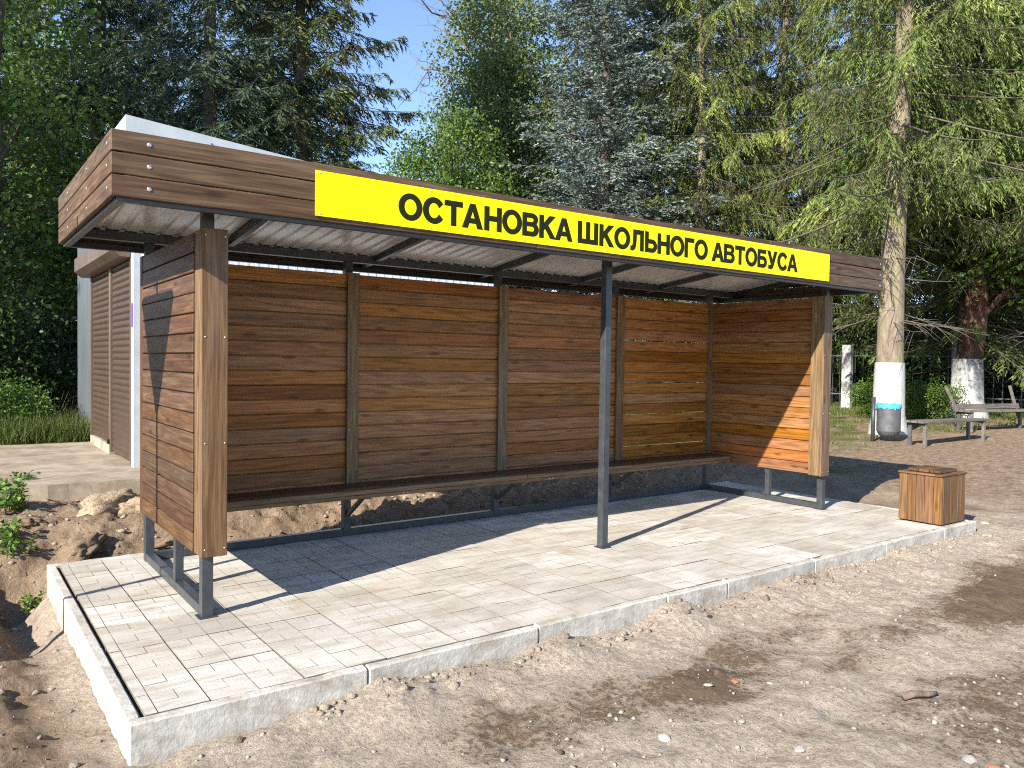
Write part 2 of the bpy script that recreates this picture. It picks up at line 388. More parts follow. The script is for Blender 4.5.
def height(x, y):
    x = np.asarray(x, float); y = np.asarray(y, float)
    h = -.155 + .05*ss(3, 8, x) + .14*ss(7, 16, x)+.18*ss(15, 24, x)
    h = h + .05*fbm(x*.5, y*.5, 3)*ss(0, 2, np.abs(y+1)+.6)
    near = ss(9, 6, x)*ss(-6, -4, x)
    # lumpy sand in front, ridges along the kerb
    h = h + near*(.030*fbm(x*2.2, y*2.2, 4, .6) + .024*fbm(x*8, y*8, 4, .62) + .010*np.abs(fbm(x*17, y*17, 2, .6)))
    dk = PY0-y
    h = h + near*ss(.75, .05, dk)*ss(-.1, 0, dk)*(.045*fbm(x*1.9+3, y*.6, 3)+.018)*ss(-.6, .6, x)
    for kx, ka, kw in ((-.15, .02, .25), (.45, .07, .17), (.95, .025, .2), (1.5, .055, .2), (1.95, .03, .2), (2.42, .085, .22), (3.3, .05, .3), (3.75, .03, .2), (4.25, .06, .3), (5.1, .04, .4), (5.8, .045, .3)):
        h = h + ka*np.exp(-((x-kx)/kw)**2-(np.maximum(dk, 0)/.26)**2)*(dk > -.2)
    for ty in (1.25, 1.95):                          # old wheel ruts
        h = h - near*.022*np.exp(-((dk-ty-.12*np.sin(x*.9))/.11)**2)*ss(.5, 2.5, x)
    # left of the platform: soil bank with a ditch along the kerb
    lf = ss(-.62, -1.5, x)
    h = h + lf*(.03+.03*fbm(x*1.6, y*1.6, 4))*ss(-2.0, .5, y)
    ditch = np.exp(-((x+.80)/.15)**2)*ss(.2, 1.3, y)*ss(2.2, 1.8, y)
    h = h - .24*ditch - .05*np.exp(-((x+.78)/.14)**2)*ss(-1.2, -.6, y)*ss(1.4, .6, y)
    rough = np.maximum(ss(-.62, -1.0, x)*ss(-2.2, -.6, y), ss(PY1+.05, PY1+.35, y)*ss(9, 7.2, x))*ss(-4.5, -2.5, x)*ss(5, 3.5, y)
    rd = 1-np.abs(fbm(x*3.2+4, y*3.2+1, 4, .6))*1.6
    h = h + rough*(.055*(rd-.6)+.05*fbm(x*9, y*9, 4, .68))
    # behind the platform: heaps of dug earth
    bk = ss(PY1+.10, PY1+.75, y)
    hump = .17+.13*fbm(x*1.1+8, y*1.3, 4, .55)+.05*fbm(x*5, y*5, 4, .6)
    h = h + bk*hump*ss(9.5, 7.0, x)*ss(-4.5, -2.5, x)*ss(16, 8, y)
    h = h - .10*np.exp(-((y-PY1-.10)/.12)**2)*ss(-1.0, -.6, x)*ss(7.2, 6.7, x)
    for cx, cy, r, a in ((.1, 2.55, .45, .06), (1.1, 2.6, .8, .14), (-1.0, 2.6, .6, .05), (-1.9, 1.9, .6, .08), (7.3, 1.6, .7, .06), (2.2, 2.3, .6, .08)):
        h = h + a*np.exp(-((x-cx)**2+(y-cy)**2)/r**2)*(1+.35*fbm(x*3.5, y*3.5, 3))
    # right of the platform
    h = h + .05*ss(6.7, 7.6, x)*ss(9.5, 8, x)*fbm(x*1.7, y*1.7, 4)*ss(-2, 0, y)
    # under the paving and the old slab
    inside = (x > PX0+.042)*(x < PX1-.042)*(y > PY0+.042)*(y < PY1-.042)
    h = np.where(inside, -.30, h)
    slab = ss(.9, .6, x)*ss(3.9, 4.25, y)*ss(9.4, 8.4, y)
    h = h*(1-slab)+.06*slab
    lf2 = ss(8.2, 8.7, y)*ss(30, 12, x-0*y)*ss(6, 3, x)
    h = h*(1-lf2)+(.2+.05*fbm(x, y, 3))*lf2
    return h
def grow(a, b, step, lo, hi):
    c = list(np.arange(a, b+step/2, step)); s = step
    x = c[-1]
    while x < hi: s *= 1.16; x += s; c.append(x)
    x = c[0]; s = step; pre = []
    while x > lo: s *= 1.16; x -= s; pre.append(x)
    return np.array(pre[::-1]+c)
gx = grow(-2.2, 8.0, .027, -400, 900)
gy = np.concatenate([grow(-3.6, -1.0, .022, -300, -1.0), grow(-.97, 3.4, .03, -.97, 900)])
X, Y = np.meshgrid(gx, gy); Z = height(X, Y)
nx, ny = len(gx), len(gy)
co = np.stack([X, Y, Z], -1).reshape(-1, 3)
idx = np.arange(nx*ny).reshape(ny, nx)
quads = np.stack([idx[:-1, :-1], idx[:-1, 1:], idx[1:, 1:], idx[1:, :-1]], -1).reshape(-1, 4)
def np_mesh(name, co, faces, k, smooth=True):
    me = bpy.data.meshes.new(name); n = len(faces)
    me.vertices.add(len(co)); me.vertices.foreach_set('co', np.ascontiguousarray(co, dtype=np.float32).ravel())
    me.loops.add(n*k); me.loops.foreach_set('vertex_index', np.ascontiguousarray(faces, dtype=np.int32).ravel())
    me.polygons.add(n); me.polygons.foreach_set('loop_start', np.arange(0, n*k, k, dtype=np.int32))
    if smooth: me.polygons.foreach_set('use_smooth', np.ones(n, bool))
    me.update(calc_edges=True); return me
gme = np_mesh('ground', co, quads, 4)
# zones: r = dug clay soil, g = grass / litter, b = how green
zr = np.maximum(ss(-.6, -.9, X)*ss(-3.6, -1.6, Y), ss(PY1-.05, PY1+.3, Y)*ss(9.5, 7.3, X))
zr = np.maximum(zr, ss(6.6, 7.2, X)*ss(9, 7.5, X)*ss(-1.2, 0, Y)*.7)
zg = np.maximum(ss(7.6, 9.4, X+.8*fbm(X, Y, 3)), ss(8.0, 9.0, Y))
zb = np.maximum(ss(2.2, 3.6, Y-.12*(X-8))*ss(40, 25, X)*.95, ss(8.0, 8.6, Y))
zb = np.maximum(zb, ss(1.0, 2.2, Y)*ss(10.8, 9.4, X)*.9)
za = np.stack([zr, zg*np.ones_like(X), zb, np.ones_like(X)], -1).reshape(-1, 4)
at_ = gme.attributes.new('zone', 'FLOAT_COLOR', 'POINT'); at_.data.foreach_set('color', za.astype(np.float32).ravel())
db = .125*ss(2.6, 4.2, X)*ss(-1.75, -2.1, Y)+.16*np.exp(-((X-1.75)/.55)**2-((Y+1.95)/.28)**2)+.10*np.exp(-((X-.5)/.5)**2-((Y+1.95)/.3)**2)
db = db+.12*np.exp(-((X-5.6)/1.1)**2-((Y+2.0)/.35)**2)-.10*np.exp(-((Y+1.38)/.2)**2)*ss(0, 2, X)*ss(7.5, 6, X)-.08*np.exp(-((Y+2.55+.12*(X-4))/.14)**2)
da = gme.attributes.new('damp', 'FLOAT', 'POINT'); da.data.foreach_set('value', db.astype(np.float32).ravel())
struct(obj('ground', gme, EARTH))
def hz(x, y): return float(height(np.array([x]), np.array([y]))[0])

# ------------------------------------------------------------------ platform: base, kerbs, slabs
base = struct(box('pavement', (PX1-PX0-.10, PY1-PY0-.10, .20), ((PX0+PX1)/2, (PY0+PY1)/2, -.155), simple('sand_bed', (.15, .12, .09), .95, 0, 30, .3), None, None, 0))
KT = .055
def kerb(p0, p1, z=0):
    p0, p1 = Vector((*p0, 0)), Vector((*p1, 0)); d = p1-p0; ln = d.length-.005
    n = max(2, int(ln/.05)); bm = bmesh.new()
    box_bm(bm, ln, KT, .30, bevel=.008)
    bmesh.ops.subdivide_edges(bm, edges=[e for e in bm.edges if e.calc_length() > .2 and abs(e.verts[0].co.x-e.verts[1].co.x) > .1], cuts=24, use_grid_fill=True)
    bmesh.ops.subdivide_edges(bm, edges=[e for e in bm.edges if abs(e.verts[0].co.z-e.verts[1].co.z) > .2], cuts=6, use_grid_fill=True)
    ko = Vector((random.random()*90, random.random()*90, 0))
    for v in bm.verts:
        dn = noise.fractal(v.co*14+ko, 1, 2, 4)*.0022+noise.noise(v.co*4+ko)*.0015
        chip = max(0, noise.noise(v.co*9+ko*2)-.35)*.018 if v.co.z > .13 else 0
        v.co.y += dn; v.co.z += (dn-chip if v.co.z > .13 else 0)
    me = fin(bm, 'kerbstone'); c = (p0+p1)/2
    o = obj('kerbstone', me, KERB, base, (c.x+random.uniform(-.002, .002), c.y+random.uniform(-.003, .003), -.147+z+random.uniform(-.003, .003)), (random.uniform(-.004, .004), random.uniform(-.003, .003), math.atan2(d.y, d.x)))
    return o
fx = [PX0, .416, 1.422, 2.435, 3.01, 4.012, 5.014, 6.016, PX1]
for a, b in zip(fx, fx[1:]): kerb((a, PY0+KT/2), (b, PY0+KT/2))
ly = [PY0+KT+.002, -.20, .765, PY1-KT-.002]
for a, b in zip(ly, ly[1:]):
    kerb((PX0+KT/2, a), (PX0+KT/2, b)); kerb((PX1-KT/2, a), (PX1-KT/2, b), -.004)
bx = [PX0, .4, 1.4, 2.4, 3.4, 4.4, 5.4, 6.2, PX1]
for a, b in zip(bx, bx[1:]): kerb((a, PY1-KT/2), (b, PY1-KT/2), .004)

PITCH = .4075
def slab_mesh(x0, x1, y0, y1, rot):
    """stamped paving slab: rows of one long and two square stones, cut to x0..x1, y0..y1 (local, slab is 0..s)"""
    s = PITCH-.0035; bm = bmesh.new(); g = .0028
    cells = []
    q = s/4
    for i in range(2):
        for j in range(4):
            if (j+i*0) % 2 == 0: cells.append((i*2*q, j*q, (i*2+2)*q, (j+1)*q))
            else: cells += [(i*2*q, j*q, (i*2+1)*q, (j+1)*q), ((i*2+1)*q, j*q, (i*2+2)*q, (j+1)*q)]
    if rot: cells = [(b, a, d, c) for a, b, c, d in cells]
    for a, b, c, d in cells:
        a, b, c, d = max(a, x0), max(b, y0), min(c, x1), min(d, y1)
        if c-a < .012 or d-b < .012: continue
        zt = random.uniform(-.0012, .0012)
        # weak cross joints, deeper long joints
        ga = g*random.uniform(.35, .9); gb = g*random.uniform(.05, .35)
        lo = [bm.verts.new(p) for p in ((a, b, -.012), (c, b, -.012), (c, d, -.012), (a, d, -.012))]
        hi = [bm.verts.new(p) for p in ((a+ga, b+gb, zt), (c-ga, b+gb, zt), (c-ga, d-gb, zt), (a+ga, d-gb, zt))]
        bm.faces.new(hi)
        for k in range(4): bm.faces.new((lo[k], lo[(k+1) % 4], hi[(k+1) % 4], hi[k])).material_index = 1
    a, b, c, d = max(0, x0), max(0, y0), min(s, x1), min(s, y1)
    v = [bm.verts.new(p) for p in ((a, b, -.05), (c, b, -.05), (c, d, -.05), (a, d, -.05), (a, b, -.0115), (c, b, -.0115), (c, d, -.0115), (a, d, -.0115))]
    for f in ((0, 1, 5, 4), (1, 2, 6, 5), (2, 3, 7, 6), (3, 0, 4, 7), (4, 5, 6, 7)): bm.faces.new([v[k] for k in f]).material_index = 1
    return fin(bm, 'paving_slab')
_slabs = {}
ox = -.273 - PITCH; oy = PY0+KT+.004
i = 0
while ox+i*PITCH < PX1-KT-.02:
    j = 0
    while oy+j*PITCH < PY1-KT-.02:
        X0 = ox+i*PITCH; Y0 = oy+j*PITCH
        lx0 = max(0, PX0+KT+.016-X0); lx1 = min(PITCH-.0035, PX1-KT-.004-X0); ly1 = min(PITCH-.0035, PY1-KT-.006-Y0)
        rt = (random.random() < .12) and i > 5
        if lx1-lx0 > .03 and ly1 > .03:
            k = (round(lx0, 3), round(lx1, 3), round(ly1, 3), rt, random.randint(0, 2))
            if k not in _slabs:
                _slabs[k] = slab_mesh(lx0, lx1, 0, ly1, rt); _slabs[k].materials.append(PAVE); _slabs[k].materials.append(JOINT)
            obj('paving_slab', _slabs[k], None, base, (X0, Y0, random.uniform(-.0015, .0015)), (random.uniform(-.003, .003), random.uniform(-.003, .003), 0))
        j += 1
    i += 1

# ------------------------------------------------------------------ the shelter
SH = thing('bus_shelter', (L/2, D/2, 0), 'long brown wooden bus shelter with slatted walls, flat roof and bench', 'bus shelter')
HB, HT, NS = .343, 2.122, 16
SP = (HT-HB)/NS; SHH = SP-.0075
PW = .06
ROOF0, ROOFS = 2.455, -.118                        # underside of roof over Y=0 and its slope to the back
def roofz(y): return ROOF0+ROOFS*y
# steel
for x in (0, L/2, L):
    bar('steel_post', (x, 0, 0), (x, 0, roofz(0)-.065), PW, PW, STEEL, SH)
for k in range(5):
    x = k*L/4
    bar('steel_post', (x, D, 0), (x, D, roofz(D)-.065), PW, PW, STEEL, SH)
bar('back_rail', (PW/2, D, .032), (L/4-PW/2, D, .032), .055, .055, STEEL, SH)
for k in range(1, 4): bar('back_rail', (k*L/4+PW/2, D, .032), ((k+1)*L/4-PW/2, D, .032), .055, .055, STEEL, SH)
for x in (0, L):
    bar('side_rail', (x, PW/2, .032), (x, D-PW/2, .032), .055, .055, STEEL, SH)
    bar('steel_leg', (x, .62, .06), (x, .62, HT-.1), .05, .05, STEEL, SH)
    # base shoe plates
    box('foot_plate', (.10, .10, .006), (x, 0, .004), STEEL, SH); 
box('foot_plate', (.10, .10, .006), (L/2, 0, .004), STEEL, SH)
bar('front_beam', (-.47, 0, roofz(0)-.033), (L+.47, 0, roofz(0)-.033), .06, .06, STEEL, SH)
bar('back_beam', (-.47, D, roofz(D)-.033), (L+.47, D, roofz(D)-.033), .06, .06, STEEL, SH)
FX0, FX1, FY0, FY1 = -.5215, L+.5215, -.2963, D+.2815
FZ0, FZ1 = 2.1926, 2.5153
for x in (-.45, .535, 1.725, 2.914, 4.0, 5.1, L+.45):
    bar('rafter', (x, FY0+.06, roofz(FY0+.06)-.0255), (x, -.031, roofz(-.031)-.0255), .045, .045, STEEL, SH)
    bar('rafter', (x, .031, roofz(.031)-.0255), (x, D-.031, roofz(D-.031)-.0255), .045, .045, STEEL, SH)
    bar('rafter', (x, D+.031, roofz(D+.031)-.0255), (x, FY1-.05, roofz(FY1-.05)-.0255), .045, .045, STEEL, SH)
# lower rails that carry the fascia boards
ZR = FZ0+.004
bar('fascia_rail', (FX0+.03, FY0+.048, ZR), (FX1-.03, FY0+.048, ZR), .04, .04, STEEL, SH)
for x in (FX0+.048, FX1-.048):
    bar('fascia_rail', (x, FY0+.07, ZR), (x, FY1-.03, ZR), .04, .04, STEEL, SH)
bar('fascia_rail', (FX0+.07, FY1-.048, ZR), (FX1-.07, FY1-.048, ZR), .04, .04, STEEL, SH)
for x in (FX0+.048, 1.0, 2.4, 3.6, 5.0, FX1-.048):
    bar('hanger', (x, FY0+.05, ZR+.02), (x, FY0+.05, roofz(FY0)-.05), .03, .03, STEEL, SH)
# profiled roof sheet, ribs run front to back
prof = []; x = FX0+.03; p = .115
while x < FX1-.14:
    prof += [(x, 0), (x+.068, 0), (x+.080, .012), (x+.103, .012)]; x += p
prof.append((FX1-.03, 0))
bm = bmesh.new(); ys = np.linspace(FY0+.03, FY1-.03, 8); rows = []
for y in ys: rows.append([bm.verts.new((a, y, roofz(y)+z+.004)) for a, z in prof])
for a, b in zip(rows, rows[1:]):
    for k in range(len(a)-1): bm.faces.new((a[k], a[k+1], b[k+1], b[k]))
me = fin(bm, 'roof_sheet'); o = obj('roof_sheet', me, SHEET, SH)
sm = o.modifiers.new('t', 'SOLIDIFY'); sm.thickness = .0012; sm.offset = 1
# fascia boards: three courses on each side
FH = (FZ1-FZ0)/3; FT = .026
for k in range(3):
    z = FZ0+FH*(k+.5); hh = FH-.007
    for side in range(2):
        y = FY0+FT/2 if side == 0 else FY1-FT/2
        zz = z
        cuts = [FX0, 2.05+.35*k, 4.3+.3*((k+1) % 2), FX1] if side == 0 else [FX0, 3.0, FX1]
        for a, b in zip(cuts, cuts[1:]):
            f = box('fascia_board', (b-a-.003, FT, hh), ((a+b)/2, y+random.uniform(-.002, .002), zz+random.uniform(-.0015, .0015)), WOOD_FASCIA, SH, (random.uniform(-.01, .01), random.uniform(-.0006, .0006), 0))
            if side == 0:
                for xx in ([FX0+.17] if a == FX0 else [])+([FX1-.05] if b == FX1 else []):
                    screw(f, (xx, FY0-.0015, z), .011, (R(90), 0, 0))
    for x in (FX0+FT/2, FX1-FT/2):
        f = box('fascia_board', (FY1-FY0-2*FT-.006, FT, hh), (x, (FY0+FY1)/2, z), WOOD_FASCIA, SH, (0, 0, R(90)))
        if x < 0:
            for yy in (FY0+.10, FY0+.75, FY1-.5): screw(f, (FX0-.0015, yy, z), .009, (0, R(-90), 0))
# slats
_sm = {}
def slat_me(ln, th, hh, material, lip):
    k = (round(ln, 3), material.name, lip)
    if k not in _sm:
        bm = bmesh.new(); box_bm(bm, ln, th, hh, bevel=.0035)
        if lip: box_bm(bm, ln-.004, .006, .022, (0, lip*(th/2-.0036), hh/2+.0075))  # unseen rear lip, added to block light so the gaps stay dark
        me = fin(bm, 'slat'); me.materials.append(material); _sm[k] = me
    return _sm[k]
def slat(ln, c, rotz, material, th=.024, hh=SHH, lip=1):
    s = obj('slat', slat_me(ln, th, hh, material, lip), None, SH, (c[0], c[1], c[2]+random.uniform(-.0012, .0012)),
            (random.uniform(-.014, .014), random.uniform(-.0008, .0008), rotz+random.uniform(-.0008, .0008)))
    return s
YB = D-.046                                        # back wall slats sit in front of the posts
bays = [(.045, L/4), (L/4, L/2), (L/2, 3*L/4), (3*L/4, L-.045)]
for a, b in bays:
    for n in range(NS):
        slat(b-a-.006, ((a+b)/2, YB+random.uniform(-.002, .002), HB+SP*(n+.5)), 0, WOOD_SLAT, lip=0 if (a > L/2 and random.random() < .3) or n == NS-1 else 1)
XS = .043
for sgn, x0 in ((-1, 0), (1, L)):
    for n in range(NS):
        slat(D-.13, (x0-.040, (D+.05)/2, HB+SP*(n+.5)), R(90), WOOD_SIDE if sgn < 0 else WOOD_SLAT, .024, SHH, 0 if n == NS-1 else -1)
# wooden posts on the back wall
for k in (1, 2, 3):
    w = box('wall_batten', (HT-HB, .10, .03), (k*L/4+.012, YB-.030, (HB+HT)/2+.006), WOOD_POST, SH, (R(90)*0, R(90), R(90)))
    for z in np.arange(HB+.2, HT, .33): 
        for dx in (-.032, .032): screw(w, (k*L/4+.012+dx, YB-.0465, float(z)), .004, (R(90), 0, 0))
for x in (.062, L-.062):
    box('corner_batten', (HT-HB, .05, .045), (x, YB-.037, (HB+HT)/2+.004), WOOD_POST, SH, (0, R(90), R(90)))
# boxed front posts of the two side panels
for sgn, x0 in ((-1, 0), (1, L)):
    xc = x0 - sgn*.0285 if sgn < 0 else x0-.0285
    xa, xb = (-.042, .097) if sgn < 0 else (L-.097, L+.042)
    f = box('front_board', (HT-HB+.012, .139, .024), ((xa+xb)/2, -.043, (HB+HT)/2+.002), WOOD_POST, SH, (0, R(90), R(90)))
    for z in (HB+.04, HB+.62, HB+1.2, HT-.03):
        for dx in (-.05, .055): screw(f, ((xa+xb)/2+dx, -.0555, z), .005, (R(90), 0, 0))
    for xx in (xa+.011, xb-.011):
        box('side_board', (HT-HB+.004, .118, .022), (xx, .0295, (HB+HT)/2+.002), WOOD_POST, SH, (0, R(90), 0))
    xo = x0+sgn*.034
    box('rear_board', (HT-HB+.006, .07, .03), (x0+sgn*.040, D-.012, (HB+HT)/2), WOOD_SIDE, SH, (0, R(90), 0))
# bench
BZ = .440
for k in range(3):
    cuts = [.055, 2.02, 4.0, 5.80] if k == 1 else [.055, 3.0+.02*k, 5.80]
    for a, b in zip(cuts, cuts[1:]):
        box('seat_plank', (b-a-.004, .112, .038), ((a+b)/2, 1.058+k*.120, BZ-.019), WOOD_BENCH if k == 0 else WOOD_SEAT, SH, (random.uniform(-.006, .006), 0, 0), .005)
box('bench_apron', (5.735, .028, .028), (2.928, 1.022, BZ-.0535), WOOD_BENCH, SH)
for k in range(5):
    x = min(max(k*L/4, .05), L-.19)
    bar('bench_arm', (x, 1.04, BZ-.062), (x, D-.03 if 0 < k < 4 else YB-.03, BZ-.062), .04, .04, STEEL, SH)
    if 0 < k < 4:
        bar('bench_strut', (x, 1.14, BZ-.082), (x, D-.03, .17), .03, .03, STEEL, SH)
    if k in (1, 2, 3):
        for dx in (.28, .32): screw(SH, (x+dx, 1.0075, BZ-.052), .006, (R(90), 0, 0))

# ------------------------------------------------------------------ the sign on the roof edge
SG = thing('sign_board', (3.0, FY0-.006, 2.222), 'long yellow sign with black Cyrillic lettering on the front of the roof', 'sign')
YS = FY0-.0062
box('sign_plate', (5.01, .004, .25), (2.997, YS, 2.347), YELLOW, SG, None, .0008)
def arc(cx, cy, rx, ry, a0, a1, n=14):
    return [(cx+rx*math.cos(R(a0+(a1-a0)*k/n)), cy+ry*math.sin(R(a0+(a1-a0)*k/n))) for k in range(n+1)]
_bowl = [(.2, .62)]+arc(.50, .31, .33, .31, 90, -90); _hole = [(.2, .165)]+arc(.48, .31, .145, .145, -90, 90)+[(.2, .455)]
GLY = {
 'О': (1.03, [arc(.515, .5, .515, .525, 0, 354, 40), arc(.515, .5, .305, .352, 0, 354, 40)]),
 'С': (.95, [arc(.50, .5, .50, .525, 38, 322, 36)+arc(.50, .5, .285, .352, 330, 30, 30)]),
 'Т': (.84, [[(.32, 0), (.32, .83), (0, .83), (0, 1), (.84, 1), (.84, .83), (.52, .83), (.52, 0)]]),
 'А': (.98, [[(0, 0), (.375, 1), (.605, 1), (.98, 0), (.755, 0), (.685, .215), (.295, .215), (.225, 0)], [(.350, .38), (.49, .79), (.630, .38)]]),
 'Н': (.86, [[(0, 0), (0, 1), (.2, 1), (.2, .60), (.66, .60), (.66, 1), (.86, 1), (.86, 0), (.66, 0), (.66, .43), (.2, .43), (.2, 0)]]),
 'В': (.88, [[(0, 0), (0, 1)]+arc(.52, .755, .31, .245, 90, -38, 12)+arc(.55, .29, .33, .29, 55, -90, 14), [(.2, .60), (.2, .835)]+arc(.50, .7175, .13, .1175, 90, -90, 10), [(.2, .165), (.2, .44)]+arc(.52, .3025, .145, .1375, 90, -90, 10)]),
 'К': (.90, [[(0, 0), (0, 1), (.2, 1), (.2, .59), (.58, 1), (.85, 1), (.45, .6), (.90, 0), (.64, 0), (.31, .455), (.2, .345), (.2, 0)]]),
 'Ш': (1.24, [[(0, 0), (0, 1), (.2, 1), (.2, .17), (.52, .17), (.52, 1), (.72, 1), (.72, .17), (1.04, .17), (1.04, 1), (1.24, 1), (1.24, 0)]]),
 'Л': (.88, [[(0, -.01), (0, .16), (.07, .165), (.13, .22), (.165, .36), (.18, .6), (.185, 1), (.88, 1), (.88, 0), (.68, 0), (.68, .83), (.375, .83), (.365, .5), (.33, .2), (.25, .05), (.14, -.015)]]),
 'Ь': (.83, [[(0, 0), (0, 1), (.2, 1)]+_bowl, _hole]),
 'Г': (.70, [[(0, 0), (0, 1), (.70, 1), (.70, .83), (.2, .83), (.2, 0)]]),
 'Б': (.83, [[(0, 0), (0, 1), (.75, 1), (.75, .835), (.2, .835)]+_bowl, _hole]),
 'У': (.89, [[(0, 1), (.23, 1), (.455, .45), (.67, 1), (.89, 1), (.57, .19), (.51, .06), (.42, -.005), (.30, -.02), (.11, 0), (.11, .165), (.23, .15), (.305, .165), (.345, .235)]]),
}
def offset_poly(poly, e):
    area = sum(a[0]*b[1]-b[0]*a[1] for a, b in zip(poly, poly[1:]+poly[:1])); sg = 1 if area > 0 else -1
    out = []; n = len(poly)
    for k in range(n):
        p0, p1, p2 = Vector(poly[k-1]), Vector(poly[k]), Vector(poly[(k+1) % n])
        d1, d2 = (p1-p0).normalized(), (p2-p1).normalized()
        n1, n2 = Vector((d1.y, -d1.x))*sg, Vector((d2.y, -d2.x))*sg
        m_ = (n1+n2); m_ = m_/max(.35, m_.length_squared)*2
        out.append(tuple(p1+m_*e))
    return out
def glyph_mesh(ch):
    cu = bpy.data.curves.new('letter', 'CURVE'); cu.dimensions = '2D'; cu.fill_mode = 'BOTH'
    for ip, poly in enumerate(GLY[ch][1]):
        poly = offset_poly(poly, .038 if ip == 0 else -.030)
        sp = cu.splines.new('POLY'); sp.points.add(len(poly)-1); sp.use_cyclic_u = True
        for q, (a, b) in zip(sp.points, poly): q.co = (a, b, 0, 1)
    o = bpy.data.objects.new('letter', cu); COL.objects.link(o); bpy.context.view_layer.update()
    me = bpy.data.meshes.new_from_object(o.evaluated_get(bpy.context.evaluated_depsgraph_get()))
    bpy.data.objects.remove(o); bpy.data.curves.remove(cu)
    me.materials.clear(); me.materials.append(BLACK); me.name = 'letter'; return me
TXT = 'ОСТАНОВКА ШКОЛЬНОГО АВТОБУСА'
gap = lambda a, b: .05 if 'А' in (a+b) and (a+b) not in ('АН',) else .09 if a in 'ОСТГУКЬВБ' or b in 'ОСТУ' else .15
pen = 0; lay = []
for k, ch in enumerate(TXT):
    if ch == ' ': pen += .40; continue
    lay.append((ch, pen)); pen += GLY[ch][0] + (gap(ch, TXT[k+1]) if k+1 < len(TXT) and TXT[k+1] != ' ' else 0)
sx = (4.992-1.010)/pen; sy = .144; _gm = {}
for ch, x in lay:
    if ch not in _gm: _gm[ch] = glyph_mesh(ch)
    o = obj('letter', _gm[ch], None, SG, (1.010+x*sx, YS-.0026, 2.2715), (R(90), 0, 0)); o.scale = (sx, sy, 1)
for k in range(8):
    for z in (2.236, 2.458): screw(SG, (.52+k*4.955/7, YS-.002, z), .006, (R(90), 0, 0))

# ------------------------------------------------------------------ wooden box bin on the platform corner
BX = thing('wooden_bin', (6.30, -.91, 0), 'small square planked wooden bin at the right corner of the paving', 'bin')
bx0, bx1, by0, by1, bh = 6.085, 6.535, -1.105, -.71, .445
box('inner_box', (bx1-bx0-.05, by1-by0-.05, bh-.04), ((bx0+bx1)/2, (by0+by1)/2, bh/2), WOOD_SEAT, BX)
n = 5; w = (by1-by0)/n
for k in range(n):
    for x in (bx0+.010, bx1-.010):
        box('plank', (bh-.012, w-.004, .02), (x, by0+w*(k+.5), bh/2+.008), WOOD_BOX, BX, (0, R(90), 0))
n = 6; w = (bx1-bx0-.042)/n
for k in range(n):
    for y in (by0+.010, by1-.010):
        box('plank', (bh-.012, w-.004, .02), (bx0+.021+w*(k+.5), y, bh/2+.008), WOOD_BOX, BX, (0, R(90), R(90)))
for k in range(4):
    box('top_rim', ((bx1-bx0+.03, .07, .018) if k < 2 else (by1-by0-.112, .07, .018)),
        [((bx0+bx1)/2, by0+.03, bh+.012), ((bx0+bx1)/2, by1-.03, bh+.012), (bx0+.02, (by0+by1)/2, bh+.012), (bx1-.02, (by0+by1)/2, bh+.012)][k], WOOD_BOX, BX, None if k < 2 else (0, 0, R(90)))
for k in range(3):
    box('lid', (.34, .093, .026), ((bx0+bx1)/2, by0+.10+.097*k, bh+.037), WOOD_SEAT if k != 1 else WOOD_BOX, BX)

# ------------------------------------------------------------------ building behind, with roller shutters
BD = thing('kiosk_building', (.6, 5.2, .15), 'grey and white metal clad kiosk building with brown roller shutters behind the shelter', 'building')
BX0, BX1, BY0, BY1, BZ0, BZ1 = .62, 5.45, 5.0, 10.1, .08, 3.37
def ribbed(x0, x1, z0, z1, pitch, depth, flip, y):
    """vertical ribs in local x, panel stands in xz at y"""
    pts = []; x = x0
    while x < x1-1e-6:
        for dx, dd in ((0, 0), (.55, 0), (.65, 1), (.9, 1)):
            xx = x+dx*pitch
            if xx < x1: pts.append((xx, dd*depth))
        x += pitch
    pts.append((x1, 0)); bm = bmesh.new()
    lo = [bm.verts.new((a, y-d, z0)) for a, d in pts]; hi = [bm.verts.new((a, y-d, z1)) for a, d in pts]
    for k in range(len(pts)-1): bm.faces.new((lo[k], lo[k+1], hi[k+1], hi[k]))
    return fin(bm, 'wall')
obj('wall', ribbed(BX0, BX1, BZ0, BZ1, .12, .004, False, BY0), WALL_WHITE, BD)
box('wall', (BX1-BX0-.04, BY1-BY0-.04, BZ1-BZ0-.03), ((BX0+BX1)/2, (BY0+BY1)/2+.01, (BZ0+BZ1)/2), WALL_GREY, BD, None, .005)
bm = bmesh.new()
zl, zr_ = 4.0, 3.56
for k, (x, y, z) in enumerate([(BX0-.20, BY0-.28, zl), (BX1+.1, BY0-.28, zr_), (BX1+.1, BY1+.2, zr_), (BX0-.20, BY1+.2, zl)]):
    bm.verts.new((x, y, z))
for k, (x, y, z) in enumerate([(BX0-.20, BY0-.28, zl), (BX1+.1, BY0-.28, zr_), (BX1+.1, BY1+.2, zr_), (BX0-.20, BY1+.2, zl)]):
    bm.verts.new((x, y, 3.36))
bm.verts.ensure_lookup_table(); v = bm.verts
for f in ((0, 1, 2, 3), (7, 6, 5, 4), (4, 5, 1, 0), (5, 6, 2, 1), (6, 7, 3, 2), (7, 4, 0, 3)): bm.faces.new([v[k] for k in f])
obj('roof', fin(bm, 'roof'), PALE, BD)
for x in (1.3, 2.2):
    box('roof_seam', (.012, .008, .5), (x, BY0-.284, zl-.30-.113*(x-BX0+.2)), WALL_GREY, BD, None, 0)
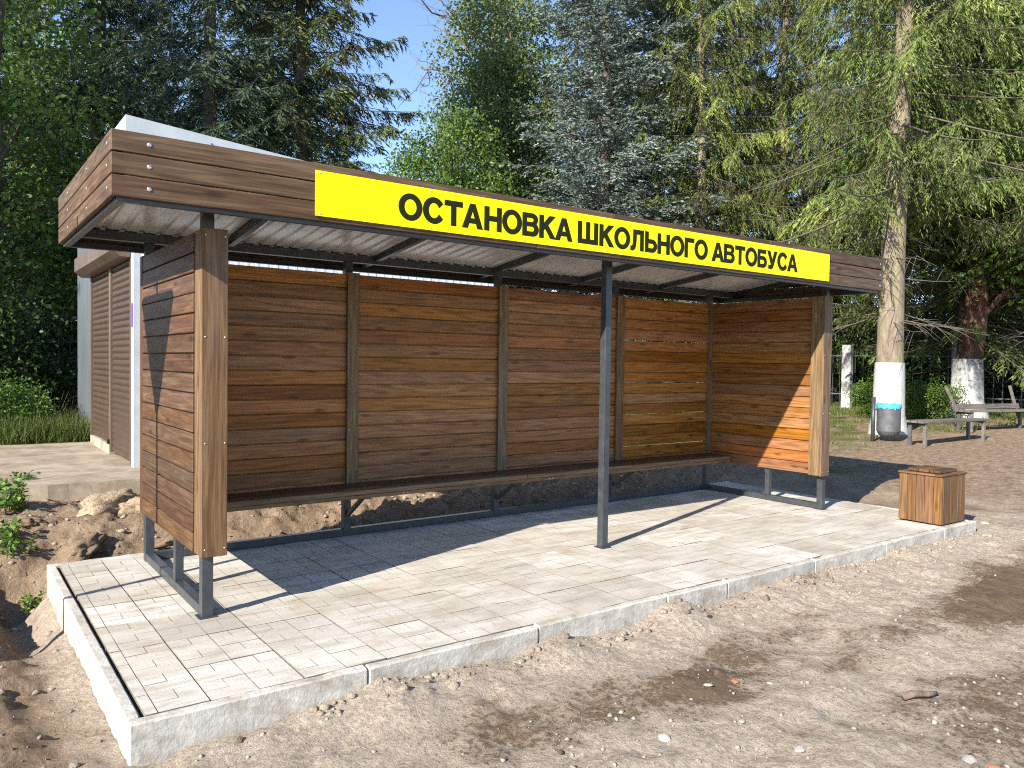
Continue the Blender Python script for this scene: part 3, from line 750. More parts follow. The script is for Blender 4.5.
# corner trims
box('corner_trim', (.10, .13, 3.2), (BX0-.02, BY0+.075, 1.75), PALE, BD)
box('corner_trim', (.08, .06, 3.2), (BX0+.075, BY0-.035, 1.75), PALE, BD)
box('sticker', (.004, .10, .26), (BX0-.073, BY0+.08, 1.9), simple('violet_film', (.16, .06, .35), .4), BD, None, 0)
box('plinth', (.10, 1.5, .12), (BX0-.03, 7.28, .26), SLABC, BD)
def shutter(y0, y1, z0, z1):
    bm = bmesh.new(); n = int((z1-z0)/.077); pts = []
    for k in range(n):
        z = z0+(z1-z0)*k/n; hh = (z1-z0)/n
        for t in range(5): pts.append((-.016*math.sin(math.pi*t/5)-.002, z+hh*t/5*.96))
    a = [bm.verts.new((BX0+d-.035, y0, z)) for d, z in pts]; b = [bm.verts.new((BX0+d-.035, y1, z)) for d, z in pts]
    for k in range(len(pts)-1): bm.faces.new((a[k], a[k+1], b[k+1], b[k]))
    s = obj('roller_shutter', fin(bm, 'roller_shutter'), SHUTTER, BD)
    for y in (y0-.025, y1+.025): box('guide', (.07, .045, z1-z0), (BX0-.04, y, (z0+z1)/2), SHUTBOX, s)
    return s
shutter(5.21, 6.45, .23, 2.56); shutter(6.56, 8.0, .32, 2.56)
bm = bmesh.new()
prof = [(0, 0), (-.16, 0), (-.24, .07), (-.24, .25), (-.16, .32), (0, .32)]
a = [bm.verts.new((BX0-.021+x, 5.16, 2.55+z)) for x, z in prof]; b = [bm.verts.new((BX0-.021+x, 8.15, 2.55+z)) for x, z in prof]
for k in range(len(prof)): bm.faces.new((a[k], a[(k+1) % 6], b[(k+1) % 6], b[k]))
bm.faces.new(a[::-1]); bm.faces.new(b)
obj('shutter_box', fin(bm, 'shutter_box'), SHUTBOX, BD)
bm = bmesh.new(); tube_bm(bm, [(BX0-.06, 6.505, .36), (BX0-.10, 6.505, .36)], [.035, .03], 8)
obj('padlock', fin(bm, 'padlock'), BLACK, BD)
# apron slab in front of the shutters
bm = bmesh.new()
out = [(-7.0, 4.42), (.62, 4.12), (.62, 8.35), (-7.0, 8.6)]
gxs = np.linspace(0, 1, 40); gys = np.linspace(0, 1, 24)
def bil(u, v_):
    a = Vector(out[0]).lerp(Vector(out[1]), u); b = Vector(out[3]).lerp(Vector(out[2]), u); return a.lerp(b, v_)
top = [[bm.verts.new((*(q := bil(u, w_)+Vector((.02*float(fbm(np.array(u*30), np.array(3.), 2)) if w_ < .01 else 0, .05*float(fbm(np.array(u*20), np.array(1.), 3)) if w_ < .01 else 0))), .20+.008*float(fbm(np.array(q.x*2), np.array(q.y*2), 3)))) for u in gxs] for w_ in gys]
for a, b in zip(top, top[1:]):
    for k in range(len(a)-1): bm.faces.new((a[k], a[k+1], b[k+1], b[k]))
low = [bm.verts.new((q.co.x+.01, q.co.y-.01, .0)) for q in top[0]]
for k in range(len(low)-1): bm.faces.new((low[k], low[k+1], top[0][k+1], top[0][k]))
struct(obj('path', fin(bm, 'path'), SLABC))

# ------------------------------------------------------------------ give-way sign standing left of the picture (its shadow falls on the end wall)
sxp, syp = -1.70, .43; gz = hz(sxp, syp)
RS = thing('road_sign', (sxp, syp, gz), 'triangular road sign on a thin grey pole left of the shelter', 'road sign')
bm = bmesh.new(); tube_bm(bm, [(sxp, syp, gz-.2), (sxp, syp, 2.94)], [.024, .024], 10)
obj('pole', fin(bm, 'pole', True), STEEL_LIGHT, RS)
def tri(name, side, th, dx, material):
    bm = bmesh.new(); r = side/math.sqrt(3); pts = []
    for k in range(3):
        a0 = R(-90+120*k); cx, cz = (r-.10)*math.cos(a0), (r-.10)*math.sin(a0)
        for t in (-50, -25, 0, 25, 50): pts.append((cx+.05*math.cos(a0+R(t)), cz+.05*math.sin(a0+R(t))))
    a = [bm.verts.new((dx, y, z)) for y, z in pts]; b = [bm.verts.new((dx-th, y, z)) for y, z in pts]
    n = len(pts); bm.faces.new(a); bm.faces.new(b[::-1])
    for k in range(n): bm.faces.new((a[k], b[k], b[(k+1) % n], a[(k+1) % n]))
    return obj(name, fin(bm, name), material, RS, (sxp, syp, 2.56))
tri('sign_back', .96, .004, -.026, SIGNGREY); tri('sign_border', .955, .002, -.0305, SIGNRED); tri('sign_face', .70, .002, -.0328, SIGNWHITE)

# ------------------------------------------------------------------ litter bin, benches and fence on the right
def litter_bin(x, y):
    z = hz(x, y)
    t = thing('litter_bin', (x, y, z), 'grey metal cylinder litter bin with blue bag hung on a post', 'bin')
    dx, dy = -RT.x, -RT.y
    px_, py_ = x+dx*.30, y+dy*.30
    bm = bmesh.new(); tube_bm(bm, [(px_, py_, z-.1), (px_, py_, z+.86)], [.038, .038], 12); obj('post', fin(bm, 'post', True), STEEL, t)
    bm = bmesh.new(); lathe_bm(bm, [(.02, .10), (.13, .105), (.185, .14), (.205, .19), (.2145, .205), (.215, .21), (.215, .212), (.215, .45), (.215, .698), (.215, .70), (.205, .70), (.205, .698), (.205, .3), (.02, .25)], 28, (x, y, z))
    obj('barrel', fin(bm, 'barrel', True), STEEL_LIGHT, t)
    bm = bmesh.new(); rg = lathe_bm(bm, [(.198, .55), (.204, .72), (.222, .735), (.226, .70), (.2235, .655)], 36, (x, y, z))
    for ring in rg[2:]:
        for v in ring: v.co.z += random.uniform(-.018, .018); 
    obj('bag_liner', fin(bm, 'bag_liner', True), BLUE, t)
    bar('bracket', (px_, py_, z+.62), (x+dx*.20, y+dy*.20, z+.62), .03, .03, STEEL, t)
    for k in range(12):
        a = 2*math.pi*k/12; bm = None
        screw(t, (x+.216*math.cos(a), y+.216*math.sin(a), z+.64), .010, (0, R(90), a))
bxx, byy = 13.68, 3.42
litter_bin(bxx, byy)

def park_bench(cx, cy, ang, ln, label, back, broken=0):
    z = hz(cx, cy)
    t = thing('park_bench', (cx, cy, z), label, 'bench', None, ang)
    Mx = Matrix.Translation((cx, cy, z)) @ Matrix.Rotation(ang, 4, 'Z')
    def b(name, size, c, m, rx=0, ry=0):
        o = box(name, size, Mx @ Vector(c), m, t); o.rotation_euler = (Matrix.Rotation(ang, 4, 'Z') @ Matrix.Rotation(rx, 4, 'X') @ Matrix.Rotation(ry, 4, 'Y')).to_euler(); return o
    for k in range(3): b('seat_plank', (ln, .115, .04), (0, -.135+.135*k, .44), WOOD_GREY)
    for s in (-1, 1):
        for yy in (-.15, .15): b('leg', (.055, .055, .42), (s*(ln/2-.12), yy, .20), WOOD_GREY if yy < 0 else STEEL_LIGHT, 0, 0)
        b('cross_bar', (.05, .36, .04), (s*(ln/2-.12), 0, .40), STEEL)
    if back:
        for s in (-1, 1): b('back_support', (.055, .045, .75), (s*(ln/2-.12), .30, .62), WOOD_GREY, R(-24+6*s))
        b('back_plank', (ln*.97, .03, .11), (0, .25, .52), WOOD_GREY, R(-15))
b1 = (14.25, 2.45)
park_bench(14.35, 2.62, R(-7), 2.1, 'low grey backless park bench beside the litter bin', False)
park_bench(17.55, 3.05, R(-14), 2.2, 'grey park bench with bare leaning back supports under the whitewashed broadleaf tree', True)

fp = [(20.6, 14.6), (21.25, 8.75), (21.95, 5.85), (22.9, .6), (23.9, -4.5)]
FN = thing('fence', (*fp[2], hz(*fp[2])), 'dark metal bar fence with whitewashed concrete posts behind the park benches', 'fence')
for k, (x, y) in enumerate(fp):
    z = hz(x, y); hh = 1.95 if k != 2 else 2.15
    bm = bmesh.new(); box_bm(bm, .27, .27, hh+.2, (0, 0, (hh-.2)/2), bevel=.03)
    obj('post', fin(bm, 'post'), WHITEWASH if k % 2 else POST_CONC, FN, (x, y, z), (0, R(random.uniform(-1.5, 1.5)), R(10)))
for (xa, ya), (xb, yb) in zip(fp, fp[1:]):
    za_, zb_ = hz(xa, ya), hz(xb, yb)
    for h_ in (.45, 1.62): bar('rail', (xa, ya, za_+h_), (xb, yb, zb_+h_), .035, .035, BARK_DEAD if False else STEEL_LIGHT, FN)
    n = int(math.hypot(xb-xa, yb-ya)/.22)
    for k in range(1, n):
        f = k/n; x, y, z = xa+(xb-xa)*f, ya+(yb-ya)*f, za_+(zb_-za_)*f
        box('bar', (.022, .022, 1.62), (x, y, z+.95), STEEL, FN, (0, 0, R(10)), 0)
fl = [(-9, 15.8), (-4.6, 15.4), (-.35, 15.0), (3.6, 14.8)]
F2 = thing('fence', (*fl[1], hz(*fl[1])), 'dark metal bar fence behind the bushes left of the kiosk', 'fence')
for k, (x, y) in enumerate(fl):
    bm = bmesh.new(); box_bm(bm, .25, .25, 2.1, (0, 0, .95), bevel=.03)
    obj('post', fin(bm, 'post'), POST_CONC, F2, (x, y, hz(x, y)))
for (xa, ya), (xb, yb) in zip(fl, fl[1:]):
    za_, zb_ = hz(xa, ya), hz(xb, yb)
    for h_ in (.35, 1.55): bar('rail', (xa, ya, za_+h_), (xb, yb, zb_+h_), .035, .035, STEEL, F2)
    n = int(math.hypot(xb-xa, yb-ya)/.2)
    for k in range(1, n):
        f = k/n; box('bar', (.022, .022, 1.6), (xa+(xb-xa)*f, ya+(yb-ya)*f, za_+(zb_-za_)*f+.9), STEEL, F2, None, 0)

# ------------------------------------------------------------------ foliage tools
def sprays(name, B, Dv, Wd, tint, rs):
    """diamond shoots / leaves: base points B, axis vectors Dv, half widths Wd"""
    n = len(B); rn = rs.randn(n, 3); s = np.cross(Dv, rn); s /= np.linalg.norm(s, axis=1, keepdims=True)+1e-9
    nn = np.cross(s, Dv); nn /= np.linalg.norm(nn, axis=1, keepdims=True)+1e-9
    mid = B+Dv*.45; lift = nn*(Wd*.35)[:, None]
    co = np.stack([B, mid+s*Wd[:, None]+lift, B+Dv, mid-s*Wd[:, None]+lift], 1).reshape(-1, 3)
    me = np_mesh(name, co, np.arange(n*4).reshape(n, 4), 4, False)
    a = me.attributes.new('tint', 'FLOAT', 'POINT'); a.data.foreach_set('value', np.repeat(np.clip(tint, 0, 1), 4).astype(np.float32))
    return me
def unit(v): return v/(np.linalg.norm(v, axis=-1, keepdims=True)+1e-9)

def spruce_meshes(seed, H, cb, Lm, tr, style, dens=1.0, bare=8, lean=0.0):
    """trunk, limbs (with bare twigs) and needles of one conifer, base at the origin"""
    rs = np.random.RandomState(seed); bm = bmesh.new(); bl = bmesh.new()
    npt = 14
    wob = np.cumsum(rs.randn(npt, 2)*.03, 0)*np.clip(np.arange(npt)/4-.5, 0, 1)[:, None]
    tp = [(wob[k, 0]+lean*H*(k/(npt-1)), wob[k, 1], H*k/(npt-1)) for k in range(npt)]
    rad = [tr*(1.28 if k == 0 else 1)*(1-.93*k/(npt-1)) for k in range(npt)]
    tp.insert(1, (tp[0][0], tp[0][1], .35)); rad.insert(1, tr*1.03)
    tp[0] = (tp[0][0], tp[0][1], -.25)
    tube_bm(bm, tp, rad, 14)
    def axis(z):
        f = z/H*(npt-1); k = min(int(f), npt-2); t = f-k
        return np.array([wob[k, 0]*(1-t)+wob[k+1, 0]*t+lean*z, wob[k, 1]*(1-t)+wob[k+1, 1]*t, z])
    UPV = np.array([0, 0, 1.]); Bs, Ds, Ws, Ts = [], [], [], []
    z = cb
    while z < H-.4:
        f = (z-cb)/(H-cb)
        for az in rs.rand()*6.28+np.arange(rs.randint(5, 8))*.95:
            az = float(az)+rs.randn()*.25
            ln = Lm*(1-f)**.75*(.5+.62*rs.rand())+.25
            hd = np.array([math.cos(az), math.sin(az), 0]); sd = np.array([-hd[1], hd[0], 0])
            slope = {'norway': .22-.62*(1-f), 'blue': .22-.30*(1-f), 'dark': .2-.5*(1-f)}[style]+rs.randn()*.10
            t = np.linspace(0, 1, 7)
            up = {'norway': .13, 'blue': .08, 'dark': .12}[style]*(.4+rs.rand())
            pts = axis(z+rs.randn()*.08)+hd*(ln*t)[:, None]+UPV*(ln*(slope*t+up*t**2.5))[:, None]+sd*(ln*.08*rs.randn()*t**2)[:, None]
            tube_bm(bl, [tuple(q) for q in pts], [max(.005, .026*(1-f*.5)*(1-.88*q)*(ln/2.5)**.7) for q in t], 4, False)
            bt = rs.randn()*.17
            m = max(8, int(ln/.060*dens)); tt = .03+.97*rs.rand(m)**.9
            P0 = np.stack([np.interp(tt, t, pts[:, c]) for c in range(3)], 1)
            sg = np.where(rs.rand(m) < .5, -1, 1)
            ll = (.14+.60*(1-tt)**.7*min(1, ln/2.0))*(.55+.75*rs.rand(m))
            r1 = rs.rand(m)[:, None]
            if style == 'norway':
                dirn = unit(sd*sg[:, None]*(.25+.55*r1)+hd*(.35+.25*rs.rand(m)[:, None])-UPV*(.35+1.3*rs.rand(m)[:, None]))
                ll = ll*1.15
            elif style == 'blue': dirn = unit(sd*sg[:, None]*(.55+.5*r1)+hd*.65+UPV*(rs.randn(m)[:, None]*.22-.12))
            else: dirn = unit(sd*sg[:, None]*(.45+.5*r1)+hd*.5-UPV*(.10+.75*rs.rand(m)[:, None]))
            q = {'norway': 18, 'blue': 14, 'dark': 12}[style]
            u = (np.arange(q)[None, :]+rs.rand(m, q))/q
            base = P0[:, None, :]+dirn[:, None, :]*(ll[:, None]*u)[..., None]-UPV*((ll[:, None]*u**2)*(.25 if style != 'blue' else .04))[..., None]
            # short needled twigs fork left and right off each frond and follow it
            fs = unit(np.cross(dirn, UPV+rs.randn(m, 3)*.25))
            fk = np.where((np.arange(q) % 2) == 0, 1., -1.)[None, :, None]*(.35+.4*rs.rand(m, q, 1))
            a, b = {'norway': (.07, .08), 'blue': (.065, .065), 'dark': (.09, .09)}[style]
            sdv = unit(dirn[:, None, :]+fs[:, None, :]*fk+rs.randn(m, q, 3)*(.16 if style != 'blue' else .26)-UPV*(.25 if style != 'blue' else -.08))
            sdv = sdv*(a+b*rs.rand(m, q))[..., None]
            Bs.append(base.reshape(-1, 3)); Ds.append(sdv.reshape(-1, 3))
            Ws.append(((.0080+.0060*rs.rand(m, q))*({'norway': 1.0, 'blue': 1.7, 'dark': 1.5}[style])).reshape(-1))
            Ts.append((.40+bt+rs.randn(m, 1)*.12+.22*(u-.4)+rs.randn(m, q)*.08).reshape(-1))
        z += (.40+.28*rs.rand())*(1-.35*f)*(.72 if style == 'blue' else .9)
    for k in range(bare):
        zz = cb*(.35+.75*rs.rand())+.5; az = rs.rand()*6.28; ln = 1.0+1.8*rs.rand()
        hd = np.array([math.cos(az), math.sin(az), 0]); sd = np.array([-hd[1], hd[0], 0])
        t = np.linspace(0, 1, 6); pts = axis(zz)+hd*(ln*t)[:, None]+UPV*(ln*(-.25*t+.12*t*t+rs.randn()*.12*t))[:, None]+sd*(rs.randn(6)*.03*ln*t)[:, None]
        tube_bm(bl, [tuple(q) for q in pts], [.017*(1-.85*q) for q in t], 4, False)
        for j in range(10):
            a = .2+.8*rs.rand(); p0 = np.array([np.interp(a, t, pts[:, c]) for c in range(3)])
            d = unit(hd*.6+sd*rs.randn()*.8+np.array([0, 0, -.4+.4*rs.randn()]))*(.25+.5*rs.rand())
            tube_bm(bl, [tuple(p0), tuple(p0+d*.5+np.array([0, 0, .03])), tuple(p0+d)], [.006, .005, .002], 3, False)
    return fin(bm, 'trunk', True), sprays('needles', np.concatenate(Bs), np.concatenate(Ds), np.concatenate(Ws), np.concatenate(Ts), rs), fin(bl, 'limbs', True)

def leafy_meshes(seed, H, tr, crown, nclus, leaf, per, clr, base_h, limb=9, low=None):
    """broadleaf tree: crown = list of ellipsoids (cx,cy,cz,rx,ry,rz)"""
    rs = np.random.RandomState(seed); bm = bmesh.new()
    t = np.linspace(0, 1, 9); wob = np.cumsum(rs.randn(9, 2)*.06*H/9, 0)
    tp = [(wob[k, 0], wob[k, 1], H*.9*t[k]) for k in range(9)]; tp[0] = (0, 0, -.25)
    rad = [tr*(1.35 if k == 0 else 1)*(1-.9*t[k]) for k in range(9)]
    tp.insert(1, (wob[0, 0]*.3, wob[0, 1]*.3, .45)); rad.insert(1, tr*1.04)
    tube_bm(bm, tp, rad, 11)
    C = []
    vols = np.array([c[3]*c[4]*c[5] for c in crown]); pr = vols/vols.sum()
    for k in range(nclus):
        c = crown[rs.choice(len(crown), p=pr)]
        d = unit(rs.randn(3)); r = rs.rand()**.38
        C.append(np.array(c[:3])+d*r*np.array(c[3:]))
    C = np.array(C); C = C[C[:, 2] > base_h]
    # limbs reach to some of the leaf clumps
    for p in C[rs.permutation(len(C))[:limb*5]]:
        za = min(max(p[2]-(.25+.5*rs.rand())*np.hypot(p[0], p[1])-.3, base_h*.7), H*.85)
        f = za/(H*.9)*8; k = min(int(f), 7); q = f-k
        s = np.array([wob[k, 0]*(1-q)+wob[k+1, 0]*q, wob[k, 1]*(1-q)+wob[k+1, 1]*q, za])
        m1 = s+(p-s)*.5+np.array([0, 0, .12*np.linalg.norm(p-s)])+rs.randn(3)*.1
        r0 = max(.012, tr*.28*(1-za/H)+.01)
        tube_bm(bm, [tuple(s), tuple(s*.5+m1*.5+rs.randn(3)*.04), tuple(m1), tuple(p)], [r0, r0*.75, r0*.5, r0*.15], 5, False)
    n = len(C)*per
    ctr = np.repeat(C, per, 0); off = rs.randn(n, 3)*np.array([1, 1, .6])*clr
    B = ctr+off
    Dv = unit(unit(off)*.5+rs.randn(n, 3)*.6+np.array([0, 0, -.35]))*(leaf*(.7+.6*rs.rand(n)))[:, None]
    tint = np.repeat(.45+rs.randn(len(C))*.14, per)+rs.randn(n)*.14
    return fin(bm, 'trunk', True), sprays('leaves', B, Dv, leaf*(.30+.12*rs.rand(n)), tint, rs)

def plant_tree(name, meshes, x, y, barkm, fol, label, cat='tree', group=None, rot=0., sc=1., crown='crown', zoff=0):
    z = hz(x, y)+zoff
    t = thing(name, (x, y, z), label, cat, group)
    out = []
    for nm, me, mm in (('trunk', meshes[0], barkm), (crown, meshes[1], fol), ('limbs', meshes[2] if len(meshes) > 2 else None, BARK_LIMB)):
        if me is None: continue
        o = bpy.data.objects.new(nm, me)
        if not me.materials: me.materials.append(mm)
        COL.objects.link(o); o.parent = t
        o.material_slots[0].link = 'OBJECT'; o.material_slots[0].material = mm
        o.rotation_euler = (0, 0, rot); o.scale = (sc, sc, sc); out.append(o)
    return t

# ------------------------------------------------------------------ trees
NOR_A = spruce_meshes(11, 20, 5.3, 3.5, .29, 'norway', 1.0, 14)
NOR_B = spruce_meshes(12, 18, 3.2, 3.2, .21, 'norway', 1.0, 14)
BLU_A = spruce_meshes(13, 16, 1.2, 3.0, .22, 'blue', 1.25, 3)
DRK_A = spruce_meshes(14, 18, 1.6, 3.5, .24, 'dark', 1.0, 6)
DRK_B = spruce_meshes(15, 17, 2.0, 3.2, .22, 'dark', .9, 6)

# nearest spruce, whitewashed foot, beside the litter bin
x, y = 15.05, 4.15
T = plant_tree('spruce_tree', NOR_A, x, y, BARK_SPRUCE, F_YELLOW, 'tall spruce with thick whitewashed trunk right behind the litter bin', 'tree', rot=.4)
bm = bmesh.new(); tube_bm(bm, [(0, 0, -.2), (0, 0, .12), (0, 0, .4), (0, 0, 1.2), (0, 0, 1.50)], [.42, .375, .322, .304, .293], 20, False)
o = obj('whitewash', fin(bm, 'whitewash', True), WHITEWASH); o.parent = T; o.location = (0, 0, 0)
spec = [  # px, depth, meshes, foliage, bark, label, rot, scale
    (776, 25, NOR_B, F_YELLOW, BARK_SPRUCE, 'slender yellow green spruce with drooping twigs above the right end of the sign', 1.0, 1.1),
    (698, 22.5, NOR_B, F_YELLOW, BARK_SPRUCE, 'bushy yellow green spruce between the blue spruce and the slender spruce', 2.6, 1.0),
    (600, 22.0, BLU_A, F_BLUE, BARK_DARK, 'blue grey spruce above the middle of the sign', .3, 1.12),
    (655, 26.0, BLU_A, F_BLUE, BARK_DARK, 'second blue grey spruce just right of and behind the first', 2.1, 1.2),
    (303, 19.5, DRK_A, F_SPRUCE, BARK_DARK, 'dark green spruce at the left edge of the gap of blue sky', .9, 1.0),
    (205, 17.5, DRK_B, F_DARK, BARK_DARK, 'dark spruce rising behind the kiosk roof', 2.2, 1.05),
    (95, 21.0, DRK_A, F_DARK, BARK_DARK, 'dark spruce behind the left end of the shelter roof', 3.9, 1.05),
    (965, 21.5, DRK_B, F_SPRUCE, BARK_DARK, 'dark green spruce right of the whitewashed spruce', 4.4, 1.1),
    (1050, 18.0, NOR_A, F_SPRUCE, BARK_SPRUCE, 'green spruce at the right edge of the picture', 2.0, .95),
]
for px, d, ms, fo, bk, lab, rt, sc in spec:
    x, y = at(px, d); plant_tree('spruce_tree', ms, x, y, bk, fo, lab, rot=rt, sc=sc)
far = [(25, 30), (150, 29), (265, 31), (345, 33), (500, 36), (570, 33), (730, 29), (800, 34), (865, 30), (940, 33), (1010, 29), (1075, 27), (60, 40), (210, 41), (310, 42), (535, 44), (610, 41), (680, 38), (760, 42), (830, 45), (900, 41), (980, 43)]
ORD = 'first second third fourth fifth sixth seventh eighth ninth tenth eleventh twelfth'.split()
for k, (px, d) in enumerate(far):
    x, y = at(px, d)
    plant_tree('spruce_tree', (DRK_A, DRK_B)[k % 2], x, y, BARK_DARK, F_DARK if px < 400 else F_SPRUCE, f'{ORD[k % 12]} far spruce from the left in the {"nearer" if k < 12 else "farthest"} background row', 'tree', 'spruces in the back rows', rot=k*1.7, sc=.95+.1*(k % 3) if px > 480 or px < 300 else .8)
# trees to the left of the picture that shade the left part of the wood
BL1 = leafy_meshes(21, 12, .2, [(0, 0, 6.5, 2.6, 2.6, 4.2), (.8, .4, 3.4, 2.4, 2.2, 2.2)], 190, .12, 90, .34, 1.2)
BL2 = leafy_meshes(22, 15, .16, [(0, 0, 9.0, 1.9, 1.9, 5.0), (.3, 0, 5.0, 2.0, 2.0, 2.5)], 560, .095, 110, .30, 2.5)
BL3 = leafy_meshes(23, 9.5, .12, [(0, 0, 5.0, 1.9, 1.9, 4.0), (0, 0, 3.0, 2.2, 2.2, 2.6)], 520, .095, 110, .26, .5)
BL4 = leafy_meshes(24, 13, .36, [(-1.2, -.6, 5.0, 2.6, 2.4, 2.3), (0, 0, 8, 3.2, 3.2, 3.6), (.5, -2, 4.6, 2.4, 2.0, 1.9), (-2.2, -2.0, 3.9, 1.8, 1.8, 1.2)], 400, .17, 70, .36, 2.4)
for px, d, ms, fo, lab, rt, sc in [
    (-15, 15.5, BL1, F_LEAF, 'bright green broadleaf tree at the left edge of the picture', 0, 1.0),
    (45, 24, BL1, F_LEAF, 'green broadleaf tree behind the dark spruces on the left', 2.0, 1.15),
    (452, 18.6, BL3, F_LEAF, 'dense dark green broadleaf tree under the gap of blue sky', .5, .83),
    (408, 17.6, BL3, F_LEAF, 'lower dark green broadleaf tree left of the denser one under the sky gap', 2.5, .68),
    (497, 27, BL2, F_BIRCH, 'pale green tall broadleaf tree left of the blue spruce', 1.1, 1.12),
    (995, 20.2, BL4, F_LEAF, 'broadleaf tree with whitewashed trunk behind the park benches', 1.3, 1.0)]:
    x, y = at(px, d)
    if px == 995: x, y = 22.0-1.4, 5.0
    T = plant_tree('broadleaf_tree', ms, x, y, BARK_RED if px == 995 else BARK_DARK, fo, lab, rot=rt, sc=sc)
    if px == 995:
        bm = bmesh.new(); tube_bm(bm, [(0, 0, -.2), (0, 0, .1), (0, 0, .45), (0, 0, 1.2), (0, 0, 1.55)], [.56, .51, .40, .365, .35], 18, False)
        o = obj('whitewash', fin(bm, 'whitewash', True), WHITEWASH); o.parent = T
for x, y, k in ((-9.5, 9.5, 0), (-13, 14, 1), (-17, 10.5, 2), (-8, 15.5, 0)):
    plant_tree('spruce_tree', (DRK_A, DRK_B)[k % 2], x, y, BARK_DARK, F_DARK, 'tall spruce standing left of the picture', 'tree', 'spruces outside the left edge', rot=x)

# dead larch with bare twigs against the sky
def dead_tree(seed, H, tr):
    rs = np.random.RandomState(seed); bm = bmesh.new()
    def rec(p, d, ln, r, lev):
        n = 5; pts = [p]; q = p.copy(); dd = d.copy()
        for k in range(n):
            dd = unit(dd+rs.randn(3)*(.10 if lev == 0 else .24)+np.array([0, 0, .0 if lev == 0 else .06])); q = q+dd*ln/n; pts.append(q.copy())
        tube_bm(bm, [tuple(a) for a in pts], [r*(1-.8*k/n) for k in range(n+1)], 6 if lev < 2 else 3, False)
        if lev >= 3: return
        nb = (16, 8, 7)[lev]
        for k in range(nb):
            f = (.35 if lev == 0 else .2)+(.65 if lev == 0 else .8)*rs.rand(); i = min(int(f*n), n-1)
            b = pts[i]*(1-(f*n-i))+pts[i+1]*(f*n-i)
            nd = unit(d*.25+rs.randn(3)*(.9)+np.array([0, 0, .1]))
            rec(b, nd, ln*((.24, .5, .45)[lev])*(.6+.6*rs.rand()), max(.006, r*(.38, .5, .5)[lev]*(1-.6*f)), lev+1)
    rec(np.array([0., 0, -.2]), np.array([.02, 0, 1.]), H, tr, 0)
    for zz, ln, up in ((11.6, 4.6, .35), (12.6, 4.0, .22), (13.6, 3.6, .1), (12.0, 3.2, .6)):
        rec(np.array([.02*zz, 0, zz]), unit(np.array([-RT.x, -RT.y, up])+rs.randn(3)*.12), ln, .075, 1)
    return fin(bm, 'trunk', True)
x, y = at(492, 28.5)
plant_tree('dead_tree', (dead_tree(8, 20, .24), None), x, y, BARK_DEAD, None, 'bare dead tree with brown twigs against the blue sky')

# shrubs
SHB = leafy_meshes(31, 2.6, .05, [(0, 0, 1.5, 1.5, 1.4, 1.4), (.8, .2, .9, 1.3, 1.2, .9)], 120, .09, 90, .22, .1, 6)
SHS = leafy_meshes(32, 1.4, .03, [(0, 0, .7, .9, .8, .7)], 70, .06, 90, .16, .05, 5)
for k, (px, d, sc, fo, lab) in enumerate([
    (855, 25.5, 1.15, F_LEAFDARK, 'dark shrub behind the left whitewashed fence post'), (925, 25.5, 1.25, F_LEAFDARK, 'dark shrub between the two whitewashed trunks'),
    (1000, 26, 1.35, F_LEAFDARK, 'dark shrub behind the broadleaf trunk on the right'), (1060, 25, 1.3, F_LEAFDARK, 'dark shrub at the right edge of the picture'),
    (-2, 11.6, .45, F_LEAF, 'dark rounded bush at the left edge near the kiosk'), (-30, 13, .9, F_LEAFDARK, 'dark bush outside the left edge'),
    (60, 20.5, 1.2, F_LEAFDARK, 'dark shrub behind the fence left of the kiosk'), (0, 21, 1.3, F_LEAFDARK, 'dark shrub far back at the left edge'),
    (880, 20.8, .5, F_LEAF, 'small green shrub at the foot of the fence behind the litter bin'), (930, 19.6, .5, F_LEAF, 'small green shrub right of the whitewashed spruce trunk')]):
    x, y = at(px, d); plant_tree('shrub', SHB if sc > .6 else SHS, x, y, BARK_DARK, fo, lab, 'shrub', rot=k*1.3, sc=sc if sc > .6 else sc*1.6, crown='leaves')

# weeds beside the ditch, left
def weed_mesh(seed, n, hgt, leaf):
    rs = np.random.RandomState(seed); bm = bmesh.new(); Bs, Ds, Ws, Ts = [], [], [], []
    for k in range(n):
        a = rs.rand()*6.28; r = .16*rs.rand()**.5; h_ = hgt*(.5+.6*rs.rand()); le = rs.rand()*.35
        p0 = np.array([r*math.cos(a), r*math.sin(a), -.02]); t = np.linspace(0, 1, 5)
        pts = p0+np.stack([t**1.5*le*math.cos(a)*h_, t**1.5*le*math.sin(a)*h_, t*h_], 1)
        tube_bm(bm, [tuple(q) for q in pts], [.004*(1-.6*q) for q in t], 4, False)
        m = 10; tt = .2+.8*rs.rand(m); P0 = np.stack([np.interp(tt, t, pts[:, c]) for c in range(3)], 1)
        d = unit(np.stack([rs.randn(m), rs.randn(m), rs.randn(m)*.35+.1], 1))*(leaf*(.6+.7*rs.rand(m)))[:, None]
        Bs.append(P0); Ds.append(d); Ws.append(leaf*(.22+.1*rs.rand(m))); Ts.append(.5+rs.randn(m)*.2)
    return fin(bm, 'stems', True), sprays('leaves', np.concatenate(Bs), np.concatenate(Ds), np.concatenate(Ws), np.concatenate(Ts), rs)
WD1 = weed_mesh(41, 26, .34, .085); WD2 = weed_mesh(42, 18, .22, .07)
